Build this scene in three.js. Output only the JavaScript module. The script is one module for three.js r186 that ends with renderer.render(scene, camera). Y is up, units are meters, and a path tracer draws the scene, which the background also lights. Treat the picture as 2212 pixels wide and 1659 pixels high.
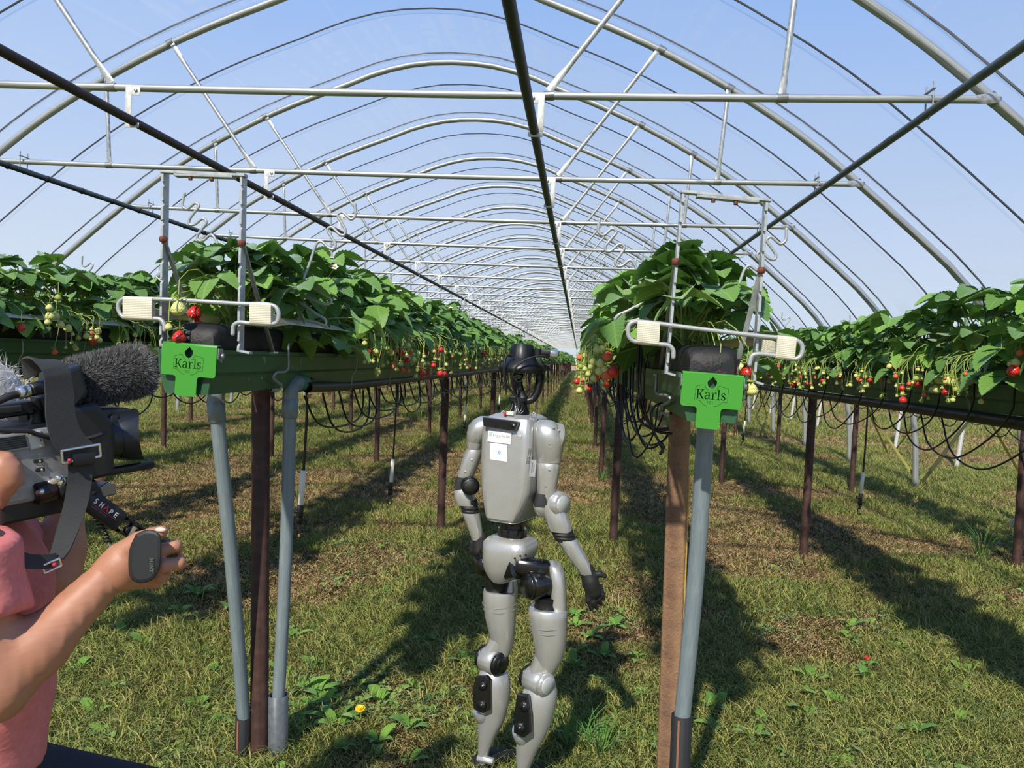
import * as THREE from 'three';
import { mergeGeometries, toCreasedNormals } from 'three/addons/utils/BufferGeometryUtils.js';
import { FontLoader } from 'three/addons/loaders/FontLoader.js';

// ---------- camera, sky, sun, exposure ----------
const W = 2212, H = 1659, FPX = 1715.2, EYE = 1.4;
const scene = new THREE.Scene();
const camera = new THREE.PerspectiveCamera(2 * Math.atan(H / 2 / FPX) * 180 / Math.PI, W / H, 0.05, 600);
camera.position.set(0, EYE, 0);
camera.rotation.set(-1.879 * Math.PI / 180, 4.739 * Math.PI / 180, 2.674 * Math.PI / 180, 'YXZ');
camera.updateMatrixWorld(true);
const renderer = new THREE.WebGLRenderer({ antialias: true });
renderer.toneMapping = THREE.LinearToneMapping;
renderer.toneMappingExposure = 1.27;
renderer.shadowMap.enabled = true;
{ // clear late-summer sky: paler towards the horizon, deeper blue overhead
  const w = 256, h = 128, d = new Float32Array(w * h * 4);
  const stops = [[-90, .30, .34, .30], [0, .56, .63, .71], [6, .48, .57, .71], [14, .36, .48, .71], [24, .23, .38, .70], [38, .16, .31, .67], [60, .12, .26, .66], [90, .10, .22, .58]];
  for (let j = 0; j < h; j++) {
    const el = ((j + .5) / h - .5) * 180;
    let k = 0; while (k < stops.length - 2 && el > stops[k + 1][0]) k++;
    const a = stops[k], b = stops[k + 1], t = Math.min(1, Math.max(0, (el - a[0]) / (b[0] - a[0])));
    for (let i = 0; i < w; i++) for (let c = 0; c < 4; c++) d[(j * w + i) * 4 + c] = c === 3 ? 1 : a[c + 1] + (b[c + 1] - a[c + 1]) * (el < 0 && k === 0 ? (el > -4 ? 1 : .2) : t);
  }
  const t = new THREE.DataTexture(d, w, h, THREE.RGBAFormat, THREE.FloatType);
  t.mapping = THREE.EquirectangularReflectionMapping; t.magFilter = t.minFilter = THREE.LinearFilter; t.needsUpdate = true;
  scene.background = t; scene.environment = t;
}
const SUN_AZ = 15 * Math.PI / 180, SUN_EL = 42 * Math.PI / 180;   // behind the viewer, a little to the left
const sun = new THREE.DirectionalLight(new THREE.Color(1, .93, .80), 4.5);
sun.position.set(-Math.sin(SUN_AZ) * Math.cos(SUN_EL) * 60, Math.sin(SUN_EL) * 60, Math.cos(SUN_AZ) * Math.cos(SUN_EL) * 60 - 20);
sun.target.position.set(0, 0, -20); sun.castShadow = true; sun.shadow.radius = 2.2;
Object.assign(sun.shadow.camera, { left: -40, right: 40, top: 40, bottom: -40, near: 1, far: 160 });
sun.shadow.mapSize.set(2048, 2048); sun.name = 'sun';
scene.add(sun, sun.target);

// ---------- helpers ----------
const V = (x, y, z) => new THREE.Vector3(x, y, z);
function rng(seed) { let a = seed >>> 0; return () => { a = (a + 0x6D2B79F5) >>> 0; let t = Math.imul(a ^ (a >>> 15), 1 | a); t = (t + Math.imul(t ^ (t >>> 7), 61 | t)) ^ t; return ((t ^ (t >>> 14)) >>> 0) / 4294967296; }; }
const lerp = (a, b, t) => a + (b - a) * t, clamp = (x, a, b) => Math.min(b, Math.max(a, x)), sstep = (a, b, x) => { const t = clamp((x - a) / (b - a), 0, 1); return t * t * (3 - 2 * t); };
// photograph pixel -> ray; the distance comes from a plane of the place
const CM = camera.matrixWorld.clone();
const rayL = (px, py) => { const e = CM.elements, x = (px - W / 2) / FPX, y = -(py - H / 2) / FPX; return V(e[0] * x + e[4] * y - e[8], e[1] * x + e[5] * y - e[9], e[2] * x + e[6] * y - e[10]); };
const C0 = V(0, EYE, 0);
const atZ = (px, py, z) => { const d = rayL(px, py); return C0.clone().addScaledVector(d, z / d.z); };
const atX = (px, py, x) => { const d = rayL(px, py); return C0.clone().addScaledVector(d, x / d.x); };
const atY = (px, py, y = 0) => { const d = rayL(px, py); return C0.clone().addScaledVector(d, (y - EYE) / d.y); };
const atD = (px, py, dist) => C0.clone().addScaledVector(rayL(px, py), dist);
const onPlane = (px, py, p, n) => { const d = rayL(px, py); return C0.clone().addScaledVector(d, p.clone().sub(C0).dot(n) / d.dot(n)); };

const taken = {};
function numbered(n) { const k = taken[n] = (taken[n] ?? -1) + 1; return k ? n + '_' + String(k).padStart(3, '0') : n; }
function tag(o, label, category, group, kind) { if (label) o.userData.label = label; if (category) o.userData.category = category; if (group) o.userData.group = group; if (kind) o.userData.kind = kind; return o; }
function thing(name, label, category, group, pos = V(0, 0, 0)) { const g = new THREE.Group(); g.name = numbered(name); g.position.copy(pos); scene.add(g); return tag(g, label, category, group); }
function rootOf(o) { while (o.parent && o.parent !== scene) o = o.parent; return o; }
// a part whose geometry is given in world coordinates
function part(name, geo, mat, parent, label) {
  const m = new THREE.Mesh(geo, mat); m.name = name; m.castShadow = m.receiveShadow = true;
  if (parent) { const r = rootOf(parent); if (r.isGroup) geo.translate(-r.position.x, -r.position.y, -r.position.z); parent.add(m); }
  if (label) m.userData.label = label;
  return m;
}
// a thing of one mesh; geometry in world coordinates, origin moved to pos
function solo(name, geo, mat, label, category, group, kind, pos) {
  const m = new THREE.Mesh(geo, mat); m.name = numbered(name); m.castShadow = m.receiveShadow = true;
  if (pos) { geo.translate(-pos.x, -pos.y, -pos.z); m.position.copy(pos); }
  scene.add(m); return tag(m, label, category, group, kind);
}
function copy(o, pos, label, group) { const c = o.clone(); c.name = numbered(o.name.replace(/_\d{3}$/, '')); scene.add(c); if (pos) c.position.copy(pos); if (label) c.userData.label = label; if (group) c.userData.group = group; return c; }
function merge(list) { const l = list.map(g => { const q = g.index ? g.toNonIndexed() : g; for (const k of Object.keys(q.attributes)) if (!['position', 'normal', 'uv'].includes(k)) q.deleteAttribute(k); if (!q.attributes.uv) q.setAttribute('uv', new THREE.BufferAttribute(new Float32Array(q.attributes.position.count * 2), 2)); return q; }); return mergeGeometries(l, false); }
const ord = k => k + (k % 100 > 10 && k % 100 < 14 ? 'th' : ['th', 'st', 'nd', 'rd'][k % 10] ?? 'th');
const crease = (g, a = .6) => toCreasedNormals(g, a);

// surface through rings of points, with flat caps
function loft(rings, capA = true, capB = true, ang = .7) {
  const n = rings[0].length, pos = [], uv = [], idx = [];
  let len = 0, prevC = null;
  rings.forEach((r, i) => {
    const c = V(0, 0, 0); r.forEach(p => c.add(p)); c.divideScalar(n); if (prevC) len += c.distanceTo(prevC); prevC = c;
    let s = 0; r.forEach((p, k) => { if (k) s += p.distanceTo(r[k - 1]); pos.push(p.x, p.y, p.z); uv.push(s, len); });
    const p = r[0]; s += p.distanceTo(r[n - 1]); pos.push(p.x, p.y, p.z); uv.push(s, len);
  });
  const m = n + 1;
  for (let i = 0; i < rings.length - 1; i++) for (let k = 0; k < n; k++) { const a = i * m + k, b = a + 1, c = a + m, d = c + 1; idx.push(a, b, c, b, d, c); }
  const cap = (r, flip) => { const c = V(0, 0, 0); r.forEach(p => c.add(p)); c.divideScalar(n); const b = pos.length / 3; pos.push(c.x, c.y, c.z); uv.push(0, 0); r.forEach(p => { pos.push(p.x, p.y, p.z); uv.push(p.x - c.x, p.y - c.y); }); for (let k = 0; k < n; k++) { const p = b + 1 + k, q = b + 1 + (k + 1) % n; flip ? idx.push(b, q, p) : idx.push(b, p, q); } };
  if (capA) cap(rings[0], true); if (capB) cap(rings[rings.length - 1], false);
  const g = new THREE.BufferGeometry(); g.setAttribute('position', new THREE.Float32BufferAttribute(pos, 3)); g.setAttribute('uv', new THREE.Float32BufferAttribute(uv, 2)); g.setIndex(idx);
  return crease(g, ang);
}
function ring(c, ax, ay, a, b, e = 2, n = 20, rot = 0) { const r = []; for (let k = 0; k < n; k++) { const t = k / n * Math.PI * 2 + rot, ct = Math.cos(t), st = Math.sin(t); r.push(c.clone().addScaledVector(ax, a * Math.sign(ct) * Math.pow(Math.abs(ct), 2 / e)).addScaledVector(ay, b * Math.sign(st) * Math.pow(Math.abs(st), 2 / e))); } return r; }
function frame(dir, ref) { const w = dir.clone().normalize(); let x = ref.clone().addScaledVector(w, -ref.dot(w)); if (x.lengthSq() < 1e-6) x = V(1, 0, 0).addScaledVector(w, -w.x); if (x.lengthSq() < 1e-6) x = V(0, 0, 1); x.normalize(); return [x, V(0, 0, 0).crossVectors(w, x), w]; }
// profile rows: [t, rx, ry, exponent, offset x, offset y]
function limb(p0, p1, ref, prof, n = 20, ang = .7) { const d = p1.clone().sub(p0), [x, y] = frame(d, ref); return loft(prof.map(([t, a, b, e = 2, ox = 0, oy = 0]) => ring(p0.clone().addScaledVector(d, t).addScaledVector(x, ox).addScaledVector(y, oy), x, y, a, b ?? a, e, n)), true, true, ang); }
function cyl(p0, p1, r0, r1 = r0, n = 16, bev = 0) { const L = p0.distanceTo(p1), b = bev / L; return limb(p0, p1, V(.13, .37, .9), bev ? [[0, r0 - bev, r0 - bev], [b, r0, r0], [1 - b, r1, r1], [1, r1 - bev, r1 - bev]] : [[0, r0, r0], [1, r1, r1]], n, .9); }
function disc(c, axis, r, th, bev = .003, n = 28) { const a = axis.clone().normalize(); return cyl(c.clone().addScaledVector(a, -th / 2), c.clone().addScaledVector(a, th / 2), r, r, n, bev); }
function tube(pts, r, seg = pts.length * 5, rad = 8, tension = 'centripetal') { return new THREE.TubeGeometry(new THREE.CatmullRomCurve3(pts, false, tension), seg, r, rad, false); }
function capped(pts, r, seg, rad) { const a = pts[0], b = pts[pts.length - 1]; const s1 = new THREE.SphereGeometry(r, 8, 6).translate(a.x, a.y, a.z), s2 = new THREE.SphereGeometry(r, 8, 6).translate(b.x, b.y, b.z); return merge([tube(pts, r, seg, rad), s1, s2]); }
// oriented box with rounded long edges
function bar(p0, p1, ref, w, h, round = 10, n = 16) { return limb(p0, p1, ref, [[0, w / 2, h / 2, round], [1, w / 2, h / 2, round]], n, .5); }
function boxAt(c, ax, ay, az, sx, sy, sz, bev = .004) { const g = rbox(sx, sy, sz, bev); return g.applyMatrix4(new THREE.Matrix4().makeBasis(ax, ay, az).setPosition(c)); }
function rbox(sx, sy, sz, bev) { const X = sx / 2, Y = sy / 2, Z = sz / 2, b = Math.min(bev, X * .9, Y * .9, Z * .9); const rr = (z, i) => { const a = X - i, c = Y - i, q = Math.min(b, a, c), r = []; for (const [mx, my, s] of [[1, 1, 0], [-1, 1, 1], [-1, -1, 2], [1, -1, 3]]) for (let k = 0; k <= 3; k++) { const t = (s + k / 3) * Math.PI / 2; r.push(V(mx * (a - q) + q * Math.cos(t), my * (c - q) + q * Math.sin(t), z)); } return r; }; return loft([rr(-Z, b), rr(-Z + b * .3, b * .3), rr(-Z + b, 0), rr(Z - b, 0), rr(Z - b * .3, b * .3), rr(Z, b)], true, true, .8); }
// flat outline given as world points on one plane, pulled out along n
function slab(pts, n, th, bev = .002) {
  const c = pts[0], z = n.clone().normalize(), x = pts[1].clone().sub(c).normalize(), y = V(0, 0, 0).crossVectors(z, x), s = new THREE.Shape(pts.map(p => { const d = p.clone().sub(c); return new THREE.Vector2(d.dot(x), d.dot(y)); }));
  const g = new THREE.ExtrudeGeometry(s, { depth: th, bevelEnabled: bev > 0, bevelSize: bev, bevelThickness: bev, bevelSegments: 2, curveSegments: 6 });
  return g.applyMatrix4(new THREE.Matrix4().makeBasis(x, y, z).setPosition(c));
}
// ribbon along points, with width direction per point
function ribbon(pts, dirs, w, th = .003) { const rings = pts.map((p, i) => { const t = (pts[Math.min(i + 1, pts.length - 1)]).clone().sub(pts[Math.max(i - 1, 0)]).normalize(), d = dirs[i].clone().addScaledVector(t, -dirs[i].dot(t)).normalize(), u = V(0, 0, 0).crossVectors(t, d), ww = (Array.isArray(w) ? w[i] : w) / 2; return [p.clone().addScaledVector(d, ww).addScaledVector(u, th / 2), p.clone().addScaledVector(d, -ww).addScaledVector(u, th / 2), p.clone().addScaledVector(d, -ww).addScaledVector(u, -th / 2), p.clone().addScaledVector(d, ww).addScaledVector(u, -th / 2)]; }); return loft(rings, true, true, 1.0); }
function curvePts(pts, n) { return new THREE.CatmullRomCurve3(pts, false, 'centripetal').getPoints(n); }

// smooth solid from a distance function (surface nets)
function solidOf(sdf, lo, hi, cell) {
  const nx = Math.ceil((hi.x - lo.x) / cell) + 1, ny = Math.ceil((hi.y - lo.y) / cell) + 1, nz = Math.ceil((hi.z - lo.z) / cell) + 1, f = new Float32Array(nx * ny * nz);
  const id = (i, j, k) => (k * ny + j) * nx + i, p = V(0, 0, 0);
  for (let k = 0; k < nz; k++) for (let j = 0; j < ny; j++) for (let i = 0; i < nx; i++) f[id(i, j, k)] = sdf(p.set(lo.x + i * cell, lo.y + j * cell, lo.z + k * cell));
  const vid = new Int32Array(nx * ny * nz).fill(-1), pos = [], idx = [];
  for (let k = 0; k < nz - 1; k++) for (let j = 0; j < ny - 1; j++) for (let i = 0; i < nx - 1; i++) {
    let x = 0, y = 0, z = 0, c = 0; const q = [];
    for (let b = 0; b < 8; b++) q.push(f[id(i + (b & 1), j + ((b >> 1) & 1), k + (b >> 2))]);
    for (const [a, b] of [[0, 1], [2, 3], [4, 5], [6, 7], [0, 2], [1, 3], [4, 6], [5, 7], [0, 4], [1, 5], [2, 6], [3, 7]]) if ((q[a] < 0) !== (q[b] < 0)) { const t = q[a] / (q[a] - q[b]); x += (a & 1) + t * ((b & 1) - (a & 1)); y += ((a >> 1) & 1) + t * (((b >> 1) & 1) - ((a >> 1) & 1)); z += (a >> 2) + t * ((b >> 2) - (a >> 2)); c++; }
    if (c) { vid[id(i, j, k)] = pos.length / 3; pos.push(lo.x + (i + x / c) * cell, lo.y + (j + y / c) * cell, lo.z + (k + z / c) * cell); }
  }
  for (let k = 1; k < nz - 1; k++) for (let j = 1; j < ny - 1; j++) for (let i = 1; i < nx - 1; i++) {
    const s = f[id(i, j, k)] < 0;
    const quad = (a, b, c, d, fl) => { if (a < 0 || b < 0 || c < 0 || d < 0) return; fl ? idx.push(a, b, c, a, c, d) : idx.push(a, c, b, a, d, c); };
    if (s !== (f[id(i + 1, j, k)] < 0)) quad(vid[id(i, j - 1, k - 1)], vid[id(i, j, k - 1)], vid[id(i, j, k)], vid[id(i, j - 1, k)], s);
    if (s !== (f[id(i, j + 1, k)] < 0)) quad(vid[id(i - 1, j, k - 1)], vid[id(i - 1, j, k)], vid[id(i, j, k)], vid[id(i, j, k - 1)], s);
    if (s !== (f[id(i, j, k + 1)] < 0)) quad(vid[id(i - 1, j - 1, k)], vid[id(i, j - 1, k)], vid[id(i, j, k)], vid[id(i - 1, j, k)], s);
  }
  const g = new THREE.BufferGeometry(); g.setAttribute('position', new THREE.Float32BufferAttribute(pos, 3)); g.setIndex(idx);
  g.setAttribute('uv', new THREE.Float32BufferAttribute(new Float32Array(pos.length / 3 * 2).map((_, i) => i % 2 ? pos[(i >> 1) * 3 + 1] : pos[(i >> 1) * 3] + pos[(i >> 1) * 3 + 2]), 2)); g.computeVertexNormals(); return g;
}
function capsule(a, b, ra, rb) { const d = b.clone().sub(a), L = d.lengthSq(); return p => { const x = p.x - a.x, y = p.y - a.y, z = p.z - a.z, t = clamp((x * d.x + y * d.y + z * d.z) / L, 0, 1), ex = x - d.x * t, ey = y - d.y * t, ez = z - d.z * t; return Math.sqrt(ex * ex + ey * ey + ez * ez) - (ra + (rb - ra) * t); }; }
function ellipsoid(c, ax, ay, az, a, b, d) { return p => { const q = p.clone().sub(c), x = q.dot(ax) / a, y = q.dot(ay) / b, z = q.dot(az) / d, k = Math.sqrt(x * x + y * y + z * z); return (k - 1) * Math.min(a, b, d) * (k > 1 ? 1 : 1); }; }
const smin = (a, b, k) => { const h = clamp(.5 + .5 * (b - a) / k, 0, 1); return b + (a - b) * h - k * h * (1 - h); };
const blend = (list, k) => p => { let d = 1e3; for (const f of list) d = smin(d, f(p), k); return d; };

// ---------- textures ----------
function noise2(seed, per) { const r = rng(seed), g = new Float32Array(per * per).map(() => r()); return (x, y) => { const X = x * per, Y = y * per, i = Math.floor(X), j = Math.floor(Y), u = X - i, v = Y - j, a = u * u * (3 - 2 * u), b = v * v * (3 - 2 * v), m = k => ((k % per) + per) % per, q = (p, s) => g[m(s) * per + m(p)]; return lerp(lerp(q(i, j), q(i + 1, j), a), lerp(q(i, j + 1), q(i + 1, j + 1), a), b); }; }
function fbm(seed, per, oct) { const n = []; for (let k = 0; k < oct; k++) n.push(noise2(seed + k * 17, per << k)); return (x, y) => { let s = 0, a = .5, t = 0; for (const f of n) { s += a * f(x, y); t += a; a *= .55; } return s / t; }; }
function tex(w, h, fn, srgb = true, rep = 1) { const d = new Uint8Array(w * h * 4); for (let j = 0; j < h; j++) for (let i = 0; i < w; i++) { const c = fn(i / w, j / h), o = (j * w + i) * 4; d[o] = clamp(c[0], 0, 255); d[o + 1] = clamp(c[1], 0, 255); d[o + 2] = clamp(c[2], 0, 255); d[o + 3] = 255; } const t = new THREE.DataTexture(d, w, h); t.wrapS = t.wrapT = THREE.RepeatWrapping; t.magFilter = THREE.LinearFilter; t.minFilter = THREE.LinearMipmapLinearFilter; t.generateMipmaps = true; if (srgb) t.colorSpace = THREE.SRGBColorSpace; t.repeat.set(rep, rep); t.needsUpdate = true; return t; }
function canvasTex(w, h, draw) { const c = document.createElement('canvas'); c.width = w; c.height = h; draw(c.getContext('2d'), w, h); const t = new THREE.CanvasTexture(c); t.colorSpace = THREE.SRGBColorSpace; return t; }
const std = (o) => new THREE.MeshStandardMaterial(o), phy = (o) => new THREE.MeshPhysicalMaterial(o);
const mottled = (seed, per, lo, hi, rep, size = 128) => { const f = fbm(seed, per, 4), g = noise2(seed + 99, size >> 1); return tex(size, size, (x, y) => { const t = clamp(f(x, y) * 1.5 - .25, 0, 1) * .8 + g(x, y) * .2; return [0, 1, 2].map(c => lerp(lo[c], hi[c], t)); }, true, rep); };
const M = {
  galv: std({ map: mottled(3, 8, [138, 142, 142], [206, 208, 204], 6), metalness: .55, roughness: .4 }),
  galvDull: std({ map: mottled(4, 8, [118, 122, 123], [176, 180, 180], 6), metalness: .55, roughness: .5 }),
  whiteSteel: std({ map: mottled(5, 8, [176, 178, 175], [214, 214, 208], 9), metalness: .25, roughness: .5 }),
  frameSteel: std({ map: mottled(15, 8, [140, 145, 148], [186, 189, 188], 9), metalness: .3, roughness: .48 }),
  rust: std({ map: mottled(6, 10, [52, 33, 29], [84, 58, 51], 4), metalness: .1, roughness: .68 }),
  rustPipe: std({ map: mottled(7, 6, [40, 26, 22], [62, 40, 34], 4), metalness: .15, roughness: .6 }),
  darkPipe: std({ map: mottled(8, 6, [22, 20, 20], [40, 36, 34], 4), metalness: .1, roughness: .55 }),
  greyPipe: std({ map: mottled(9, 6, [66, 74, 75], [92, 99, 99], 4), roughness: .5 }),
  pvc: std({ map: mottled(10, 6, [104, 116, 121], [126, 138, 142], 5), roughness: .38 }),
  pvcDark: std({ map: mottled(11, 8, [70, 76, 80], [96, 102, 106], 8), roughness: .45 }),
  blackPlastic: std({ color: 0x121314, roughness: .42 }),
  blackMatte: std({ color: 0x17181a, roughness: .75 }),
  hose: std({ color: 0x0d0d0e, roughness: .38 }),
  wire: std({ color: 0xa2a5a4, metalness: .3, roughness: .42 }),
  green: std({ map: (() => { const f = fbm(21, 8, 4), s = noise2(33, 64); return tex(256, 256, (x, y) => { const t = f(x, y), w = sstep(.86, .96, s(x, y)) * sstep(.5, .7, f(y, x)); return [lerp(lerp(36, 52, t), 150, w), lerp(lerp(76, 96, t), 172, w), lerp(lerp(48, 62, t), 150, w)]; }, true, 2); })(), roughness: .38 }),
  sign: std({ color: 0x3a8a27, roughness: .42, side: THREE.DoubleSide }),
  bolt: std({ color: 0x9a9a96, metalness: .8, roughness: .35 }),
  rustBolt: std({ color: 0x6a3a28, roughness: .8 }),
  white: std({ color: 0xe4e2d4, roughness: .5 }),
  bag: std({ map: mottled(12, 12, [9, 9, 10], [20, 20, 21], 5), roughness: .62, bumpMap: mottled(13, 10, [0, 0, 0], [255, 255, 255], 7), bumpScale: .0018 }),
  nut: std({ color: 0x1f6f52, roughness: .45 }),
  pink: std({ color: 0xd08a86, roughness: .6 }),
  strapYellow: std({ color: 0xa9a758, roughness: .75 }),
  strapDark: std({ color: 0x3d4022, roughness: .75 }),
};
M.tape = std({ map: tex(64, 64, (x, y) => { const a = Math.abs(Math.sin(x * Math.PI * 8)), b = Math.abs(Math.sin(y * Math.PI * 16)), t = Math.max(a * .75, b); const n = 150 + 80 * t; return [n, n * .975, n * .87]; }, true, 28), bumpMap: tex(64, 64, (x, y) => { const t = Math.max(Math.abs(Math.sin(x * Math.PI * 8)), Math.abs(Math.sin(y * Math.PI * 16))) * 255; return [t, t, t]; }, false, 28), bumpScale: .0015, roughness: .8 });
// ---------- the ground ----------
const patch = fbm(71, 7, 4), patch2 = fbm(72, 16, 3), fineN = fbm(73, 96, 3);
const ROWS = { A4: -6.6, A3: -5.22, A2: -3.8, A: -2.45, B: -1.02, C: .33, D: 1.77, E: 3.28 };
const FAR = -112;
// share of straw among the green blades at a spot: random patches of dead, matted grass
function dryness(x, z) {
  const n = patch((x + 12) / 24, (z + 12) / 24), m = patch2((x + 12) / 24 * 1.7, (z + 12) / 24 * 1.7);
  return clamp((n - .5) * 4 + (m - .5) * 3.4 + .41, 0, 1);
}
{
  const f1 = fbm(41, 10, 5), f2 = fbm(42, 40, 4), f3 = noise2(43, 512), f4 = noise2(47, 256);
  const map = tex(1024, 1024, (x, y) => {
    const d = clamp((f1(x, y) - .5) * 3 + (f2(x, y) - .5) * 2.4 + .45, 0, 1), s = f3(x, y) * .6 + f4(y, x) * .4;
    const g = [lerp(58, 112, s), lerp(72, 126, s), lerp(32, 58, s)], b = [lerp(112, 196, s), lerp(90, 160, s), lerp(58, 108, s)];
    return [0, 1, 2].map(c => lerp(g[c], b[c], d));
  }, true, 1);
  const bump = tex(512, 512, (x, y) => { const t = fineN(x, y) * 255; return [t, t, t]; }, false, 1);
  const g = new THREE.PlaneGeometry(400, 420).rotateX(-Math.PI / 2).translate(0, 0, -120), p = g.attributes.position, uv = g.attributes.uv;
  for (let i = 0; i < p.count; i++) uv.setXY(i, p.getX(i) / 9, p.getZ(i) / 9);
  const m = std({ map, bumpMap: bump, bumpScale: .03, roughness: .95 });
  solo('floor', g, m, 'dry patchy lawn and straw ground under the growing rows', 'ground', undefined, 'structure');
}
{ // blades of grass, dry stalks: nobody could count them
  const tuft = (seed, n, h, spread, wid, lean) => {
    const r = rng(seed), pos = [], idx = [];
    for (let k = 0; k < n; k++) {
      const a = r() * 6.283, d = Math.sqrt(r()) * spread, x = Math.cos(a) * d, z = Math.sin(a) * d, b = r() * 6.283, hh = h * (.55 + .65 * r()), l = lean * hh * (.3 + r()), w = wid * (.6 + .7 * r()), t = r() * 6.283;
      const wx = Math.cos(t) * w / 2, wz = Math.sin(t) * w / 2, lx = Math.cos(b) * l, lz = Math.sin(b) * l, o = pos.length / 3;
      pos.push(x - wx, 0, z - wz, x + wx, 0, z + wz, x + lx * .4 - wx * .8, hh * .6, z + lz * .4 - wz * .8, x + lx * .4 + wx * .8, hh * .6, z + lz * .4 + wz * .8, x + lx, hh * (1 - lean * .25), z + lz);
      idx.push(o, o + 1, o + 2, o + 1, o + 3, o + 2, o + 2, o + 3, o + 4);
    }
    const g = new THREE.BufferGeometry(); g.setAttribute('position', new THREE.Float32BufferAttribute(pos, 3)); g.setIndex(idx); g.computeVertexNormals();
    const nn = g.attributes.normal; for (let i = 0; i < nn.count; i++) { const v = V(nn.getX(i), Math.abs(nn.getY(i)) + .9, nn.getZ(i)).normalize(); nn.setXYZ(i, v.x, v.y, v.z); }
    return g;
  };
  const mat = phy({ color: 0xffffff, roughness: .9, transmission: .3, thickness: 0, specularIntensity: .35 });
  const strawMat = std({ color: 0xffffff, roughness: .9 });
  const kinds = [[tuft(1, 16, .052, .032, .0027, .9), mat, 'green'], [tuft(2, 15, .04, .036, .0025, 1.3), mat, 'green'], [tuft(3, 14, .026, .04, .0019, 2.8), strawMat, 'straw'], [tuft(4, 12, .085, .028, .0034, .8), mat, 'green']];
  const spots = kinds.map(() => []), R = rng(500);
  const zone = (z0, z1, perM2, sc) => {
    const hw = z => .66 * -z + .9, area = (hw(z0) + hw(z1)) * (z0 - z1), n = Math.floor(area * perM2);
    for (let i = 0; i < n; i++) {
      const z = z0 + (z1 - z0) * (Math.sqrt(lerp(hw(z0) ** 2, hw(z1) ** 2, R())) - hw(z0)) / (hw(z1) - hw(z0)), xc = -.083 * -z, x = xc + (R() * 2 - 1) * hw(z);
      const dry = dryness(x, z), u = R(), q = patch2((x + 30) / 11, (z + 30) / 11);
      const k = u < .06 + dry * .8 ? 2 : u > .975 && q > .5 ? 3 : R() < .45 ? 0 : 1;
      if (dry > .8 && k !== 2 && R() < .6) continue; if (dry > .95 && R() < .3) continue;
      spots[k].push([x, z, dry, sc * (.75 + .55 * R()) * (k < 2 ? lerp(1.15, .7, dry) : 1), R() * 6.283, R(), R()]);
    }
  };
  zone(-2.1, -4.2, 3600, 1); zone(-4.2, -8, 1600, 1.2); zone(-8, -16, 620, 1.5); zone(-16, -34, 130, 2.4); zone(-34, -80, 14, 4.5);
  const mtx = new THREE.Matrix4(), q = new THREE.Quaternion(), e = new THREE.Euler(), col = new THREE.Color();
  kinds.forEach(([g, m, kind], k) => {
    const im = new THREE.InstancedMesh(g, m, spots[k].length); im.name = numbered(kind === 'straw' ? 'dry_grass' : 'grass');
    spots[k].forEach(([x, z, dry, s, a, r1, r2], i) => {
      mtx.compose(V(x, -.002, z), q.setFromEuler(e.set((r1 - .5) * .3, a, (r2 - .5) * .3)), V(s, s, s)); im.setMatrixAt(i, mtx);
      if (kind === 'straw') col.setRGB(lerp(.42, .78, r1), lerp(.29, .57, r1), lerp(.14, .28, r1) * lerp(.8, 1.2, r2));
      else { const y = r1; col.setRGB(lerp(.12, .44, y), lerp(.20, .43, y), lerp(.04, .12, y)); if (r2 > .9) col.setRGB(.46, .38, .15); }
      im.setColorAt(i, col);
    });
    im.castShadow = im.receiveShadow = true; scene.add(im);
    tag(im, ['short green mown grass of upright blades', 'short green leaning mown grass blades', 'pale dry straw lying matted on the lawn', 'taller dark green tufts standing out of the lawn'][k], 'grass', undefined, 'stuff');
  });
}
{ // low clover and seedling leaves in patches: too many to count
  const R = rng(515), pos = [], idx = []; for (let k = 0; k < 7; k++) { const a = k / 7 * 6.283 + R(), l = .012 + .016 * R(), w = .005 + .004 * R(), h = .006 + .018 * R(), o = pos.length / 3, c = Math.cos(a), s = Math.sin(a), r0 = .004; pos.push(c * r0, h * .4, s * r0, c * (r0 + l * .55) - s * w, h, s * (r0 + l * .55) + c * w, c * (r0 + l * .55) + s * w, h, s * (r0 + l * .55) - c * w, c * (r0 + l), h * .85, s * (r0 + l)); idx.push(o, o + 2, o + 1, o + 1, o + 2, o + 3); }
  const g = new THREE.BufferGeometry(); g.setAttribute('position', new THREE.Float32BufferAttribute(pos, 3)); g.setIndex(idx); g.computeVertexNormals();
  const list = []; for (let i = 0; i < 46000; i++) { const z = -2.1 - 3.6 * R() ** 1.4, x = -.083 * -z + (R() * 2 - 1) * (.66 * -z + .7), q = patch2((x + 40) / 6.5, (z + 40) / 6.5), d = dryness(x, z); if (q < .55 || R() > .5 * sstep(.55, .72, q) * (1 - d * .55)) continue; list.push([x, z, R(), R(), R()]); }
  const im = new THREE.InstancedMesh(g, phy({ color: 0xffffff, roughness: .9, transmission: .25, thickness: 0, side: THREE.DoubleSide }), list.length), m4 = new THREE.Matrix4(), q = new THREE.Quaternion(), e = new THREE.Euler(), c = new THREE.Color();
  list.forEach(([x, z, a, b, d], i) => { const s = .55 + .8 * a; m4.compose(V(x, .004, z), q.setFromEuler(e.set((b - .5) * .5, d * 6.28, (a - .5) * .5)), V(s, s, s)); im.setMatrixAt(i, m4); c.setRGB(lerp(.08, .26, b), lerp(.18, .34, b), lerp(.035, .07, b)); im.setColorAt(i, c); });
  im.name = 'clover'; im.castShadow = im.receiveShadow = true; scene.add(im); tag(im, 'low patches of clover and seedling leaves in the lawn', 'clover', undefined, 'stuff');
}
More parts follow.
